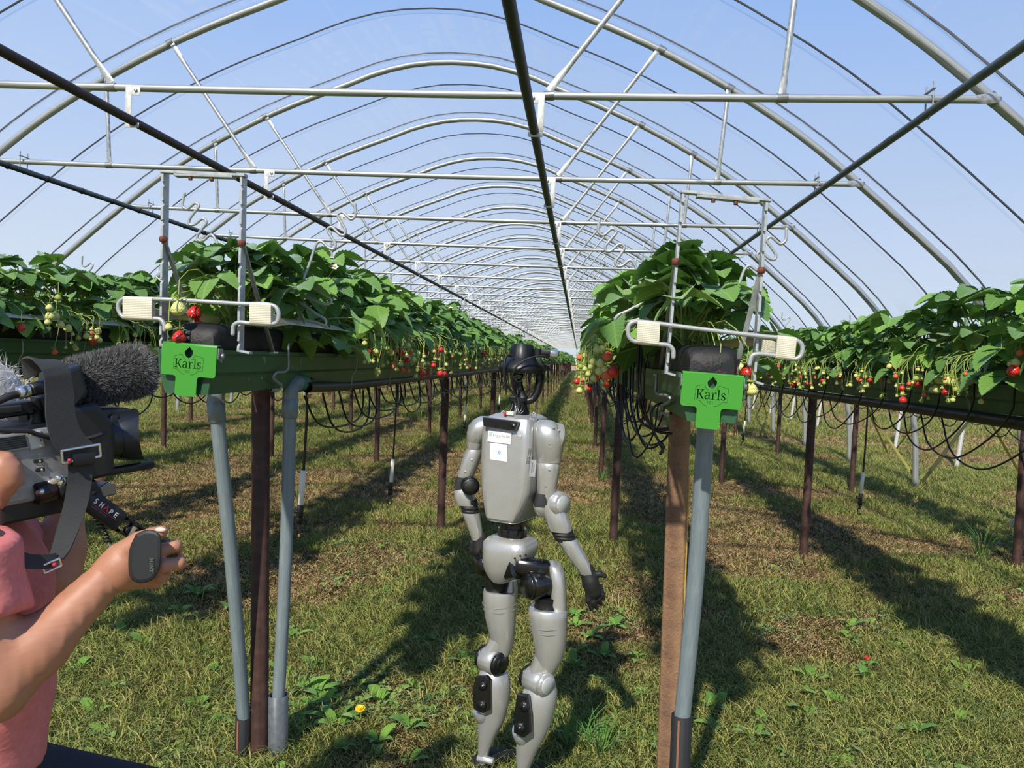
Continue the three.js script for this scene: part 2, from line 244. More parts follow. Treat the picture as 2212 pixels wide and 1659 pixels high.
// ---------- the film tunnel ----------
const TX = -1.83, HZ = i => -5.432 - 2.4514 * i, HOOPS = 43;
const half = [[0, 5.2], [.5, 5.165], [1, 5.04], [1.4, 4.88], [2.0, 4.65], [2.5, 4.43], [3.15, 4.09], [3.85, 3.65], [4.4, 3.22], [4.85, 2.84], [5.38, 2.36], [5.76, 1.85], [5.98, 1.2], [6.08, .6], [6.12, -.05]];
const archPts = [...half.slice(1).reverse().map(([x, y]) => [-x, y]), ...half];
const archCurve = new THREE.CatmullRomCurve3(archPts.map(([x, y]) => V(x, y, 0)), false, 'centripetal');
{
  const strut = (a, b) => limb(a, b, V(0, 0, 1), [[0, .004, .026], [.07, .006, .024], [.16, .02, .02], [.84, .02, .02], [.93, .006, .024], [1, .004, .026]], 10, 1);
  const band = (p, dir, r) => { const d = dir.clone().normalize(); return cyl(p.clone().addScaledVector(d, -.035), p.clone().addScaledVector(d, .035), r, r, 12); };
  const proto = thing('tunnel_hoop', 'galvanized steel tunnel hoop with horizontal tie bar and four struts', 'tunnel hoop', 'steel hoops of the film tunnel', V(TX, 0, HZ(0)));
  const at = (x, y, z = 0) => V(TX + x, y, HZ(0) + z);
  part('arch', new THREE.TubeGeometry(new THREE.CatmullRomCurve3(archPts.map(([x, y]) => at(x, y)), false, 'centripetal'), 64, .037, 10), M.galv, proto);
  const barY = x => 3.2 - .035 * (1 - (x / 4.4) ** 2), bp = []; for (let k = 0; k <= 8; k++) { const x = -4.28 + 8.56 * k / 8; bp.push(at(x, barY(x), .045)); }
  const bar0 = part('tie_bar', merge([tube(bp, .026, 24, 10), limb(at(-4.28, barY(4.28), .045), at(-4.43, 3.21, .045), V(0, 0, 1), [[0, .026, .026], [.4, .012, .033], [1, .006, .034]], 10, 1), limb(at(4.28, barY(4.28), .045), at(4.43, 3.21, .045), V(0, 0, 1), [[0, .026, .026], [.4, .012, .033], [1, .006, .034]], 10, 1)]), M.galv, proto);
  for (const s of [-1, 1]) {
    part('strut', strut(at(1.54 * s, 3.2, .045), at(2.44 * s, 4.42, .045)), M.galv, proto);
    part('strut', strut(at(3.07 * s, 3.2, .045), at(3.13 * s, 4.07, .045)), M.galv, proto);
    part('clamp', band(at(2.48 * s, 4.445), V(s, -.52, 0), .042), M.bolt, proto);
    part('clamp', band(at(3.15 * s, 4.09), V(s, -.55, 0), .042), M.bolt, proto);
    part('clamp', band(at(4.41 * s, 3.215), V(s, -.8, 0), .042), M.bolt, proto);
    part('clamp', band(at(1.54 * s, barY(1.54), .045), V(1, 0, 0), .031), M.bolt, proto);
    part('clamp', band(at(3.07 * s, barY(3.07), .045), V(1, 0, 0), .031), M.bolt, proto);
  }
  // hangers of the two brown pipes
  for (const [x, side] of [[-1.37, -1], [1.475, 1]]) {
    const hb = part('hanger_bracket', merge([boxAt(at(x + side * .02, 3.04, .08), V(1, 0, 0), V(0, 1, 0), V(0, 0, 1), .045, .27, .005, .002), boxAt(at(x + side * -.02, 3.135, .08), V(1, 0, 0), V(0, 1, 0), V(0, 0, 1), .09, .06, .005, .002), boxAt(at(x + side * -.012, 2.9, .08), V(1, 0, 0), V(0, 1, 0), V(0, 0, 1), .1, .035, .005, .002)]), M.whiteSteel, proto);
    part('bolt', disc(at(x - side * .035, 3.14, .086), V(0, 0, 1), .012, .012, .002, 10), M.bolt, hb);
  }
  for (const x of [-4.0, 4.0]) part('u_bolt', merge([tube([at(x, 3.29, .1), at(x, 3.17, .1), at(x, 3.1, .09), at(x, 3.07, .045), at(x, 3.1, 0), at(x, 3.17, -.01), at(x, 3.29, -.01)], .006, 20, 6), boxAt(at(x, 3.245, .045), V(1, 0, 0), V(0, 1, 0), V(0, 0, 1), .02, .008, .15, .002)]), M.wire, proto);
  const hl = i => ord(i + 2) + ' galvanized tunnel hoop with tie bar and struts, counted from the row heads';
  proto.userData.label = hl(0); for (let i = -1; i < HOOPS; i++) if (i) copy(proto, V(TX, 0, HZ(i)), hl(i));
}
{ // cords that hold the film down, two to a bay, outside the film
  const cord = dz => new THREE.TubeGeometry(new THREE.CatmullRomCurve3(archPts.slice(2, -2).map(([x, y]) => { const r = Math.hypot(x, y - 1.2); return V(TX + x * (1 + .055 / r), y + (y - 1.2) * .058 / r, HZ(0) + dz); }), false, 'centripetal'), 48, .009, 5);
  const c1 = solo('film_cord', cord(.17), M.blackMatte, 'black cord over the film close beside the 2nd hoop from the row heads', 'cord', 'film cords beside the hoops', undefined, V(TX, 0, HZ(0)));
  const c2 = solo('film_cord', cord(-1.0), M.blackMatte, 'black cord over the film midway behind the 2nd hoop from the row heads', 'cord', 'film cords between the hoops', undefined, V(TX, 0, HZ(0)));
  for (let i = 1; i < HOOPS - 1; i++) { copy(c1, V(TX, 0, HZ(i)), 'black cord over the film close beside the ' + ord(i + 2) + ' hoop from the row heads'); copy(c2, V(TX, 0, HZ(i)), 'black cord over the film midway behind the ' + ord(i + 2) + ' hoop from the row heads'); }
}
{ // the film itself
  const N = 56, pos = [], uv = [], idx = [], a0 = .075, a1 = .925, zs = [];
  for (let i = -1; i < HOOPS - 1; i++) for (let k = 0; k < 4; k++) zs.push([HZ(i) - 2.4514 * k / 4, k]);
  zs.push([HZ(HOOPS - 1), 0]);
  const L = archCurve.getLength();
  zs.forEach(([z, k], j) => { for (let i = 0; i <= N; i++) { const t = lerp(a0, a1, i / N), p = archCurve.getPointAt(t), tg = archCurve.getTangentAt(t), sag = [0, .012, .03, .012][k], o = .046 - sag; pos.push(TX + p.x - tg.y * o, p.y + tg.x * o, z); uv.push(t, z / 9.8056); } });
  for (let j = 0; j < zs.length - 1; j++) for (let i = 0; i < N; i++) { const a = j * (N + 1) + i, b = a + 1, c = a + N + 1, d = c + 1; idx.push(a, b, c, b, d, c); }
  const g = new THREE.BufferGeometry(); g.setAttribute('position', new THREE.Float32BufferAttribute(pos, 3)); g.setAttribute('uv', new THREE.Float32BufferAttribute(uv, 2)); g.setIndex(idx); g.computeVertexNormals();
  const c1 = fbm(61, 4, 4), st = noise2(62, 256), st2 = noise2(64, 12), sp = noise2(63, 256), lo = noise2(65, 8), br = noise2(66, 90);
  // dust on the film: blotches, a dirtier strip from each cord to the next hoop, fine wrinkles along the ridge, scuffs and weld lines
  const film = (x, y) => {
    const ph = (((-4 * y - .2159) % 1) + 1) % 1, dirty = sstep(.405, .425, ph) * sstep(1, .98, ph), ridge = Math.exp(-(((x - .5) / .15) ** 2)), bay = Math.floor(4 * y + .2159);
    let v = .10 + .2 * c1(x, y) + dirty * (.26 + .3 * c1(y, x));
    const fan = ((x + (x - .5) * .1 * ph + bay * .137) % 1 + 1) % 1; v += Math.pow(st(fan, .5), 5) * dirty * (.15 + ridge) * 1.1 * sstep(.15, .6, br(x, y));
    const side = sstep(.1, .2, Math.abs(x - .5)); v += side * .5 * sstep(.8, 1, lo(x * 2, y)) * Math.pow(br(x * .5, y * .4), 2);
    for (const f of [.2, .27, .36, .44, .57, .64, .74, .81]) if (Math.abs(x - f) < .0009) v += .3 * (.3 + .7 * br(y, f));
    if (sp(x, y) > .985) v += .1;
    return v;
  };
  const alpha = tex(1024, 1024, (x, y) => { const v = film(x, y) * 255; return [v, v, v]; }, false, 1);
  const m = phy({ color: 0xeef1f4, roughness: 1, transmission: .55, thickness: 0, transparent: true, opacity: .29, alphaMap: alpha, side: THREE.DoubleSide });
  solo('tunnel_film', g, m, 'clear dusty plastic film stretched over the steel hoops', 'film');
}
// long pipes slung under the tie bars
const longPipe = (name, x, y, r, mat, label, zEnd = FAR + 2) => solo(name, cyl(V(x, y, -.6), V(x, y, zEnd), r, r, 14), mat, label, 'pipe', undefined, undefined, V(x, y, -.6));
longPipe('heating_pipe', TX - 1.35, 2.925, .031, M.rustPipe, 'rusty brown pipe hung from plates on the tie bars above the row with two risers');
longPipe('heating_pipe', TX + 1.455, 2.925, .031, M.darkPipe, 'black-brown pipe hung along the middle of the tunnel above the grass walk');
longPipe('conduit_pipe', TX + 4.0, 3.105, .027, M.greyPipe, 'plain grey pipe U-bolted under the tie bar ends, without cables');
{
  const x = TX - 4.0, o = thing('conduit_pipe', 'grey pipe with strapped-on cables under the tie bar ends', 'pipe', undefined, V(x, 3.105, -.6));
  part('pipe', cyl(V(x, 3.105, -.6), V(x, 3.105, FAR + 2), .027, .027, 14), M.greyPipe, o);
  for (const [dx, dy] of [[.024, -.02], [.008, -.032]]) part('cable', cyl(V(x + dx, 3.105 + dy, -.6), V(x + dx, 3.105 + dy, FAR + 2), .005, .005, 6), M.blackMatte, o);
  for (let k = 0; k < 26; k++) part('cable_tie', cyl(V(x + .004, 3.098, -4 - k * .6), V(x + .004, 3.098, -4.008 - k * .6), .037, .037, 12), M.blackMatte, o);
}
{ // beyond: legs of the neighbouring tunnels, their straps and posts
  const leg = solo('tunnel_stanchion', cyl(V(0, -.1, 0), V(.2, 2.1, 0), .034, .034, 12), M.whiteSteel, 'bright galvanized leaning stanchion of the neighbouring tunnel beyond the strip of sunny lawn', 'stanchion', 'stanchions of the neighbouring tunnels');
  const legs = []; for (let k = 0; k < 13; k++) { legs.push([5.98, HZ(k) - .2, 0]); if (k > 1) legs.push([-9.6, HZ(k) - .2, Math.PI]); }
  legs.forEach(([x, z, r], i) => { const o = i ? copy(leg) : leg; o.position.set(x, 0, z); o.rotation.y = r; });
  const strapR = (a, b, mat, label, w = .03) => solo('brace_strap', ribbon([a, a.clone().lerp(b, .5), b], [V(.3, .2, 1), V(1, .2, .5), V(1, .2, 0)], w, .003), mat, label, 'strap', 'straps of the tunnel legs');
  const YS = 'yellow webbing strap slanting from a tunnel leg to the lawn';
  for (const [a, b, z] of [[[1868, 872], [1990, 1052], -10.4], [[1872, 880], [1918, 980], -12.5], [[2002, 880], [1932, 975], -12.4], [[2122, 880], [2225, 1062], -9.6], [[1640, 835], [1658, 905], -15], [[1660, 835], [1632, 905], -15.2]]) strapR(atZ(...a, z), atY(...b), M.strapYellow, YS);
  strapR(atZ(2103, 895, -10.2), atY(1984, 1052), M.strapDark, 'dark olive twisted strap slanting down to the edge of sunny lawn', .05);
  solo('fallen_pipe', cyl(atZ(2186, 1133, -7.7), atZ(2290, 1065, -7.3), .034, .034, 12), M.greyPipe, 'grey pipe leaning out of the grass behind the brown post', 'pipe');
}
{ // far end of the walk
  const hedgeM = [std({ color: 0x3c5a2c, roughness: .9 }), std({ color: 0x56703c, roughness: .9 })], R = rng(77);
  solo('concrete_road', new THREE.BoxGeometry(90, .1, 5).translate(0, .02, -122), std({ map: mottled(91, 8, [150, 138, 126], [186, 172, 158], 4), roughness: .9 }), 'pale concrete road across the far end of the walk', 'road');
  solo('low_wall', new THREE.BoxGeometry(90, .55, .3).translate(0, .3, -128), std({ map: mottled(92, 8, [150, 118, 100], [190, 160, 140], 4), roughness: .9 }), 'low brownish bank behind the far road', 'wall');  // low brownish wall closing the far end
  for (let k = 0; k < 22; k++) { const x = -38 + k * 3.6 + R() * .3, z = -133 - (k % 2) * 4, s = 1.0 + R() * .35, g = new THREE.IcosahedronGeometry(1, 3), p = g.attributes.position, n = noise2(300 + k, 6); for (let i = 0; i < p.count; i++) { const f = .75 + .5 * n(p.getX(i) * .5 + .5, p.getY(i) * .5 + p.getZ(i) * .3); p.setXYZ(i, p.getX(i) * s * f * 1.2, Math.max(-.9, p.getY(i)) * s * f + s * .8, p.getZ(i) * s * f); } g.computeVertexNormals(); solo('hedge_shrub', g.translate(x, 0, z), hedgeM[k % 2], 'rounded green shrub in the hedge beyond the far end', 'shrub', 'hedge beyond the tunnel'); }
}
// ---------- table-top rows: posts, gutters, bags, tapes ----------
const GT = 1.385, GB = 1.266, GW = .078;           // gutter lip height, underside, half width
const ROWTXT = { A4: 'the row nearest the left tunnel side', A3: 'the second row from the left tunnel side', A2: 'the third row from the left tunnel side', A: 'the row behind the furry microphone', B: 'the row with two risers', C: 'the row with one riser', D: 'the second row from the sunny lawn', E: 'the row beside the sunny lawn strip' };
const postZ = k => -2.6 - 3.52 * k;
{
  const round = (r, lean) => cyl(V(0, -.06, 0), V(lean, GB, 0), r, r, 14);
  for (const [key, x] of Object.entries(ROWS)) {
    const lean = x < -2 ? -.03 : x < 0 ? -.012 : 0, R = rng(900 + Math.round(x * 10));
    let proto = null;
    for (let k = 0; k < 31; k++) {
      if (k === 0 && (key === 'B' || key === 'C')) continue;
      const p = V(x, 0, postZ(k) + (R() - .5) * .12);
      const lab = ord(k + 1) + ' rust-brown steel post under ' + ROWTXT[key];
      if (!proto) { proto = solo('support_post', round(.031, lean), M.rust, lab, 'post', 'posts of ' + ROWTXT[key]); proto.position.copy(p); }
      else copy(proto, p, lab);
    }
  }
  const b0 = V(-1.014, 0, -2.58), bt = atZ(563, 850, -2.58);
  solo('support_post', limb(b0.clone().setY(-.05), bt.clone().setY(GB), V(1, 0, 0), [[0, .03, .03], [1, .03, .03]], 24), M.rust, 'smooth brown steel post between two grey riser pipes', 'post', undefined, undefined, b0);
  const cb = atY(1440, 1690), ct = atZ(1468, 905, -2.62);
  const rough = std({ map: (() => { const f = fbm(51, 6, 4), s = noise2(52, 128), e = noise2(53, 40); return tex(256, 256, (x, y) => { const t = f(x, y) * .5 + s(x, y) * .5, st = .5 + .5 * Math.sin(x * 6.283 * 3 + 2 * f(y, x)) ; return [lerp(lerp(82, 146, t), 168, st * .4), lerp(lerp(60, 112, t), 132, st * .4), lerp(lerp(48, 84, t), 92, st * .4)]; }, true, 5); })(), bumpMap: mottled(54, 24, [0, 0, 0], [255, 255, 255], 6), bumpScale: .002, roughness: .9 });
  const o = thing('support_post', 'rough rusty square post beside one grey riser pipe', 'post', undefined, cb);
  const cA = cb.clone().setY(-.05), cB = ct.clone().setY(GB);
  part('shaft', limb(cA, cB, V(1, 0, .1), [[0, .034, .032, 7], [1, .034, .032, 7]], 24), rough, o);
  part('painted_sunlit_edge', limb(cA.clone().add(V(.031, 0, .012)), cA.clone().lerp(cB, .83).add(V(.031, 0, .012)), V(1, 0, .1), [[0, .0075, .011, 4], [1, .0075, .011, 4]], 10), std({ map: mottled(55, 20, [150, 118, 58], [204, 172, 92], 8), roughness: .95 }), o, 'mustard-yellow strip painted as a sunlit edge');  // yellow strip: warm sunlight along the post edge, put into its colour
}
const gutterShape = (() => { const s = new THREE.Shape(), o = [[-GW, GT], [-GW - .006, GT], [-GW - .006, GT - .012], [-GW, GT - .014], [-GW + .002, 1.325], [-GW + .013, 1.314], [-GW + .02, GB], [-.04, GB - .002], [-.03, GB + .006], [.03, GB + .006], [.04, GB - .002], [GW - .02, GB], [GW - .013, 1.314], [GW - .002, 1.325], [GW, GT - .014], [GW + .006, GT - .012], [GW + .006, GT], [GW, GT], [GW - .006, 1.33], [GW - .026, GB + .012], [-GW + .026, GB + .012], [-GW + .006, 1.33]]; o.forEach(([x, y], i) => i ? s.lineTo(x, y) : s.moveTo(x, y)); s.closePath(); return s; })();
const rowStart = { A4: -2.2, A3: -2.2, A2: -2.2, A: -2.2, B: -2.0, C: -1.98, D: -2.2, E: -2.2 };
for (const [key, x] of Object.entries(ROWS)) {
  const z0 = rowStart[key], z1 = FAR;
  const g = new THREE.ExtrudeGeometry(gutterShape, { depth: z0 - z1, bevelEnabled: false, steps: 1 }).translate(x, 0, z1);
  const ends = []; for (const zz of [z0 - .004, z1]) { const o = [[-GW - .004, GT - .004], [-GW, 1.325], [-GW + .012, 1.314], [-GW + .019, GB], [GW - .019, GB], [GW - .012, 1.314], [GW, 1.325], [GW + .004, GT - .004]]; ends.push(new THREE.ExtrudeGeometry(new THREE.Shape(o.map(([a, b]) => new THREE.Vector2(a, b))), { depth: .003, bevelEnabled: false }).translate(x, 0, zz)); }
  const gg = merge([g, ...ends]), uv = gg.attributes.uv, p = gg.attributes.position; for (let i = 0; i < p.count; i++) uv.setXY(i, p.getZ(i) / 2, p.getY(i) * .5 + p.getX(i) * .5);
  solo('growing_gutter', gg, M.green, 'dark green steel gutter of ' + ROWTXT[key], 'gutter', undefined, undefined, V(x, GT, z0));
}
{ // substrate bags in the gutters, a metre each
  const g = loft([-.5, -.48, -.44, .44, .48, .5].map((z, i) => ring(V(0, (i % 5 ? 0 : -.01), z), V(1, 0, 0), V(0, 1, 0), [.055, .065, .069, .069, .065, .055][i], [.032, .044, .05, .05, .044, .032][i], 4.5, 20)), true, true, 1);
  const bag = solo('grow_bag', g, M.bag, '', 'grow bag', '');
  let first = true;
  for (const [key, x] of Object.entries(ROWS)) for (let k = 0; k < (['A', 'B', 'C', 'D'].includes(key) ? 40 : 12); k++) {
    const o = first ? bag : copy(bag); first = false;
    o.position.set(x, GT + .022, rowStart[key] - .53 - k * 1.01); tag(o, ord(k + 1) + ' black grow bag from the head of ' + ROWTXT[key], 'grow bag', 'grow bags of ' + ROWTXT[key]);
  }
}
{ // white woven truss tapes either side of each row
  const TY = 1.478, TW = .15;
  for (const [key, x] of Object.entries(ROWS)) for (const s of [-1, 1]) {
    if (!['A', 'B', 'C', 'D'].includes(key)) continue;
    const g = boxAt(V(x + s * TW, TY, (rowStart[key] - .2 - 60) / 2), V(.92, -.38 * s, 0), V(.38 * s, .92, 0), V(0, 0, 1), .05, .002, 60 + rowStart[key] - .2, .0008);
    solo('support_tape', g, M.tape, (s < 0 ? 'left' : 'right') + ' white woven truss tape along ' + ROWTXT[key], 'tape', undefined, undefined, V(x + s * TW, TY, rowStart[key]));
  }
}
// ---------- water: feed pipes, risers, drip hoses, hooks, hanging sprinklers ----------
{
  const elbow = atZ(640, 836, -2.62), feed = thing('feed_pipe', 'black feed pipe slung under the gutter of ' + ROWTXT.B, 'pipe', undefined, elbow);
  const pts = [elbow.clone().add(V(.02, -.002, -.05)), V(-.965, 1.243, -2.95), V(-.965, 1.252, -3.4), V(-.97, 1.248, -4.2), V(-.965, 1.254, -5.2), V(-.97, 1.247, -6.6), V(-.966, 1.252, -8.5)];
  for (let z = -11; z > -100; z -= 6) pts.push(V(-.968, 1.25, z));
  part('tube', tube(pts, .019, 160, 10), M.blackPlastic, feed);
  const R = rng(31); for (let k = 0; k < 24; k++) { const z = -2.8 - k * .23 * (1 + k * .02); part('outlet_plug', cyl(V(-.966, 1.234, z), V(-.966, 1.222, z), .008, .006, 8), M.pink, feed, 'pink rubber plug'); }
  const d = thing('feed_pipe', 'thick black feed pipe slung under the gutter of ' + ROWTXT.D, 'pipe', undefined, V(1.72, 1.24, -2.3));
  part('tube', tube([V(1.71, 1.236, -2.3), V(1.71, 1.24, -4), V(1.72, 1.234, -6), V(1.72, 1.238, -9), V(1.72, 1.236, -20), V(1.72, 1.236, -60)], .027, 80, 10), M.blackPlastic, d);
  const a = thing('feed_pipe', 'black feed pipe under the gutter of ' + ROWTXT.A, 'pipe', undefined, V(-2.41, 1.24, -2.3));
  part('tube', cyl(V(-2.41, 1.238, -2.3), V(-2.41, 1.238, -60), .025, .025, 10), M.blackPlastic, a);
}
{ // grey riser pipes and the sockets they stand in
  const riser = (label, base, top, z0, z1, rad, elbowTo, elbowMat) => {
    const b = atZ(...base, z0), t = atZ(...top, z1), o = thing('riser_pipe', label, 'pipe', undefined, b.clone().setY(0));
    const mid = b.clone().lerp(t, .5).add(V(.006, 0, 0));
    part('tube', tube([b.clone().lerp(t, -.06), mid, t], rad, 24, 16), M.pvc, o);
    if (elbowTo) {
      const d = elbowTo.clone().sub(t).setY(0).normalize(), c1 = t.clone().add(V(0, .035, 0)), c2 = t.clone().add(V(0, .062, 0)).addScaledVector(d, .03), c3 = c2.clone().addScaledVector(d, .05);
      const up = t.clone().sub(b).normalize();
      part('elbow', merge([cyl(t.clone().addScaledVector(up, -.055), t.clone().addScaledVector(up, .012), rad * 1.22, rad * 1.25, 20, .002), tube([t, c1, c2, c3], rad * 1.2, 20, 16), cyl(c2, c3, rad * 1.27, rad * 1.27, 20, .002)]), M.pvc, o);
      if (elbowMat) { part('nut', cyl(c3.clone().addScaledVector(d, -.012), c3.clone().addScaledVector(d, .03), rad * 1.5, rad * 1.35, 14, .004), elbowMat, o, 'green screw nut'); part('coupling', cyl(c3, c3.clone().addScaledVector(d, .1), rad * .95, rad * .8, 14), M.blackPlastic, o); }
    }
    return o;
  };
  riser('leaning grey plastic riser pipe standing in a short black socket left of the brown post', [527, 1560], [466, 872], -2.56, -2.34, .0215, V(-1.0, 1.2, -2.7), null);
  riser('grey plastic riser pipe with green nut at its elbow, right of the brown post', [601, 1512], [627, 868], -2.6, -2.6, .0215, V(-.94, 1.25, -3.1), M.nut);
  riser('grey plastic riser pipe beside the rough rusty post', [1472, 1560], [1525, 920], -2.28, -2.16, .0235, null, null);
  const socket = (label, top, bot, z, r, mat, stripe) => {
    const a = atZ(...top, z), b = atZ(...bot, z).setY(-.04), o = thing('pipe_socket', label, 'pipe socket', undefined, b.clone().setY(0));
    const prof = [[r, -1], [r, 0], [r - .003, .003], [r - .006, 0], [r - .006, -1]]; const up = a.clone().sub(b), [x, y] = frame(up, V(1, 0, 0)), L = up.length();
    const w = up.clone().normalize(), rs = prof.map(([q, t]) => ring(a.clone().addScaledVector(w, t === -1 ? -L : t), x, y, q, q, 2, 24));
    part('sleeve', loft(rs, false, false, .9), mat, o);
    if (stripe) part('stripe', bar(a.clone().add(V(stripe, -.005, r * .93)), b.clone().add(V(stripe, .0, r * .93)), V(1, 0, 0), .006, .006), std({ color: 0x8a5b45, roughness: .7 }), o, 'thin brown stripe');
  };
  socket('short black corrugated socket at the foot of the leaning riser', [526, 1548], [524, 1640], -2.56, .026, M.blackMatte, -.008);
  socket('wide dark grey socket pipe at the foot of the green-nut riser', [601, 1502], [601, 1632], -2.6, .034, M.pvcDark, 0);
  socket('black socket pipe with brown stripe beside the rough rusty post', [1473, 1545], [1468, 1720], -2.28, .0295, M.blackMatte, -.012);
}
{ // drip hoses looping from the bags to the feed pipes
  const R = rng(812), hose = (pts, label, group) => solo('drip_hose', tube(pts, .0042, 22, 6), M.hose, label, 'hose', group, undefined, pts[0].clone());
  const LB = 'thin black hose looping under the feed pipe of ' + ROWTXT.B;
  for (let k = 0; k < 34; k++) { const z = -2.75 - k * .2 * (1 + k * .012), dz = .6 + R() * .5, dr = .09 + R() * .09; hose([V(-.966, 1.23, z), V(-.955, 1.23 - dr * .7, z - dz * .12), V(-.95, 1.23 - dr, z - dz * .45), V(-.96, 1.23 - dr * .75, z - dz * .85), V(-1.0, 1.25, z - dz), V(-1.02, 1.3, z - dz)], LB, 'hose loops under ' + ROWTXT.B); }
  const LD = 'black hose looping down past the gutter of ' + ROWTXT.D;
  for (let k = 0; k < 20; k++) { const z = -2.9 - k * .3 * (1 + k * .012), dz = -(.6 + R() * .5), dr = .1 + R() * .14, x = 1.77 - .095; hose([V(x + .03, 1.46, z), V(x, 1.42, z), V(x - .008, 1.3, z + .01), V(x, 1.2, z + dz * .12), V(x + .01, 1.24 - dr, z + dz * .55), V(x + .03, 1.24 - dr * .8, z + dz * .9), V(x + .045, 1.215, z + dz * 1.05)], LD, 'hose loops under ' + ROWTXT.D); }
  const LC = 'black hose looping down past the gutter of ' + ROWTXT.C;
  for (let k = 0; k < 26; k++) { const z = -2.74 - k * .21 * (1 + k * .02), dz = Math.min(.25 + R() * .35, -2.66 - z + .02), dr = k < 2 ? .06 : .1 + R() * .17, x = .33 - .092 - R() * .02; hose([V(x + .04, 1.47, z), V(x + .005, 1.43, z), V(x, 1.3, z), V(x + .005, 1.2, z + dz * .15), V(x + .05, 1.24 - dr, z + dz * .55), V(x + .11, 1.24 - dr * .6, z + dz * .9), V(x + .13, 1.26, z + dz)], LC, 'hose loops under ' + ROWTXT.C); }
  const LA = 'black hose hanging in a loop under ' + ROWTXT.A;
  for (let k = 0; k < 12; k++) { const z = -3 - k * .3, dz = .35 + R() * .2, dr = .14 + R() * .12; hose([V(-2.41, 1.22, z), V(-2.4, 1.22 - dr * .7, z - dz * .12), V(-2.39, 1.22 - dr, z - dz * .45), V(-2.4, 1.22 - dr * .7, z - dz * .88), V(-2.43, 1.25, z - dz)], LA, 'hose loops under ' + ROWTXT.A); }
  // the loose end that dangles by the rusty post
  const o = thing('hose_end', 'pair of black hoses ending in a barbed dripper beside the rusty post', 'hose', undefined, atZ(1390, 800, -2.55));
  const zz = -2.52;
  part('hose', tube([atZ(1386, 745, zz), atZ(1383, 840, zz), atZ(1393, 890, zz), atZ(1411, 930, zz), atZ(1428, 962, zz)], .0045, 30, 6), M.hose, o);
  part('hose', tube([atZ(1380, 745, zz), atZ(1378, 850, zz), atZ(1395, 905, zz), atZ(1420, 932, zz), atZ(1452, 937, zz)], .0045, 30, 6), M.hose, o);
  part('hose', tube([atZ(1412, 930, zz), atZ(1407, 900, zz), atZ(1412, 880, zz), atZ(1428, 872, zz), atZ(1445, 880, zz - .05)], .0045, 24, 6), M.hose, o);
  part('dripper', merge([capped([atZ(1427, 958, zz), atZ(1432, 966, zz)], .008, 4, 8), capped([atZ(1432, 966, zz), atZ(1431, 974, zz), atZ(1427, 979, zz)], .0055, 6, 8)]), M.blackPlastic, o);
  // further along, as one mass
  const all = []; for (const [x, s] of [[-.966, 1], [.24, 1], [1.68, 1], [-2.4, 1], [-3.75, 1], [3.2, -1]]) for (let k = 0; k < 46; k++) { const z = (x < -3 || x > 3 ? -4 : -9.6) - k * .42, dz = .4 + R() * .3, dr = .14 + R() * .14; all.push(tube([V(x, 1.24, z), V(x + .01, 1.23 - dr * .7, z - dz * .12), V(x + .015, 1.23 - dr, z - dz * .5), V(x, 1.23 - dr * .7, z - dz * .88), V(x - .03, 1.26, z - dz)], .005, 9, 4)); }
  solo('drip_hose_mass', merge(all), M.hose, 'small black hose loops under the far parts of the rows', 'hose', undefined, 'stuff');
}
{ // bent wire hooks over the gutter lip
  const hook = (x, s, z, drop) => [V(x + s * .082, GT - .001, z), V(x + s * .087, GT - .02, z), V(x + s * .086, 1.32, z), V(x + s * .074, 1.3, z), V(x + s * .07, GB + .005, z), V(x + s * .066, drop + .01, z), V(x + s * .05, drop, z), V(x + s * .02, drop, z)];
  const put = (key, s, zs, drop) => { let p = null; const x = ROWS[key]; for (const z of zs) { if (!p) p = solo('wire_hook', tube(hook(x, s, z, drop), .0024, 28, 5), M.wire, 'bent wire hook on the gutter of ' + ROWTXT[key], 'hook', 'hooks on the gutter of ' + ROWTXT[key], undefined, V(x, GT, z)); else copy(p, V(x, GT, z)); } };
  const zs = (a, n, d) => [...Array(n)].map((_, k) => a - k * d - (k % 3) * .13);
  put('B', 1, zs(-3.28, 14, .55), 1.222); put('D', -1, zs(-3.6, 12, .8), 1.205); put('A', 1, zs(-3.2, 5, .62), 1.21);
  const thick = (pts, label) => solo('gutter_hook', tube(pts, .0045, 60, 8), M.galvDull, label, 'hook', undefined, undefined, pts[0].clone());
  const Q = (a, b) => [230 + a / 2.963, 340 + b / 2.963];
  thick([[1165, 1190], [1163, 1260], [1163, 1340], [1145, 1370], [1085, 1380], [1066, 1405], [1095, 1440], [1120, 1465], [1100, 1488], [1050, 1490]].map(([a, b], i) => atX(...Q(a, b), -.928 - Math.max(0, i - 3) * .004)), 'thick bent wire hook under the gutter beside the green-nut elbow');
  const Qc = (a, b) => [1310 + a / 6.379, 740 + b / 6.379];
  thick([[690, 430], [685, 560], [680, 660], [720, 715], [840, 735], [880, 770], [860, 820], [800, 850], [750, 890], [755, 950], [810, 980], [890, 975]].map(([a, b], i) => atX(...Qc(a, b), .243 + Math.max(0, i - 3) * .004)), 'thick bent wire hook under the gutter above the rusty post');
}
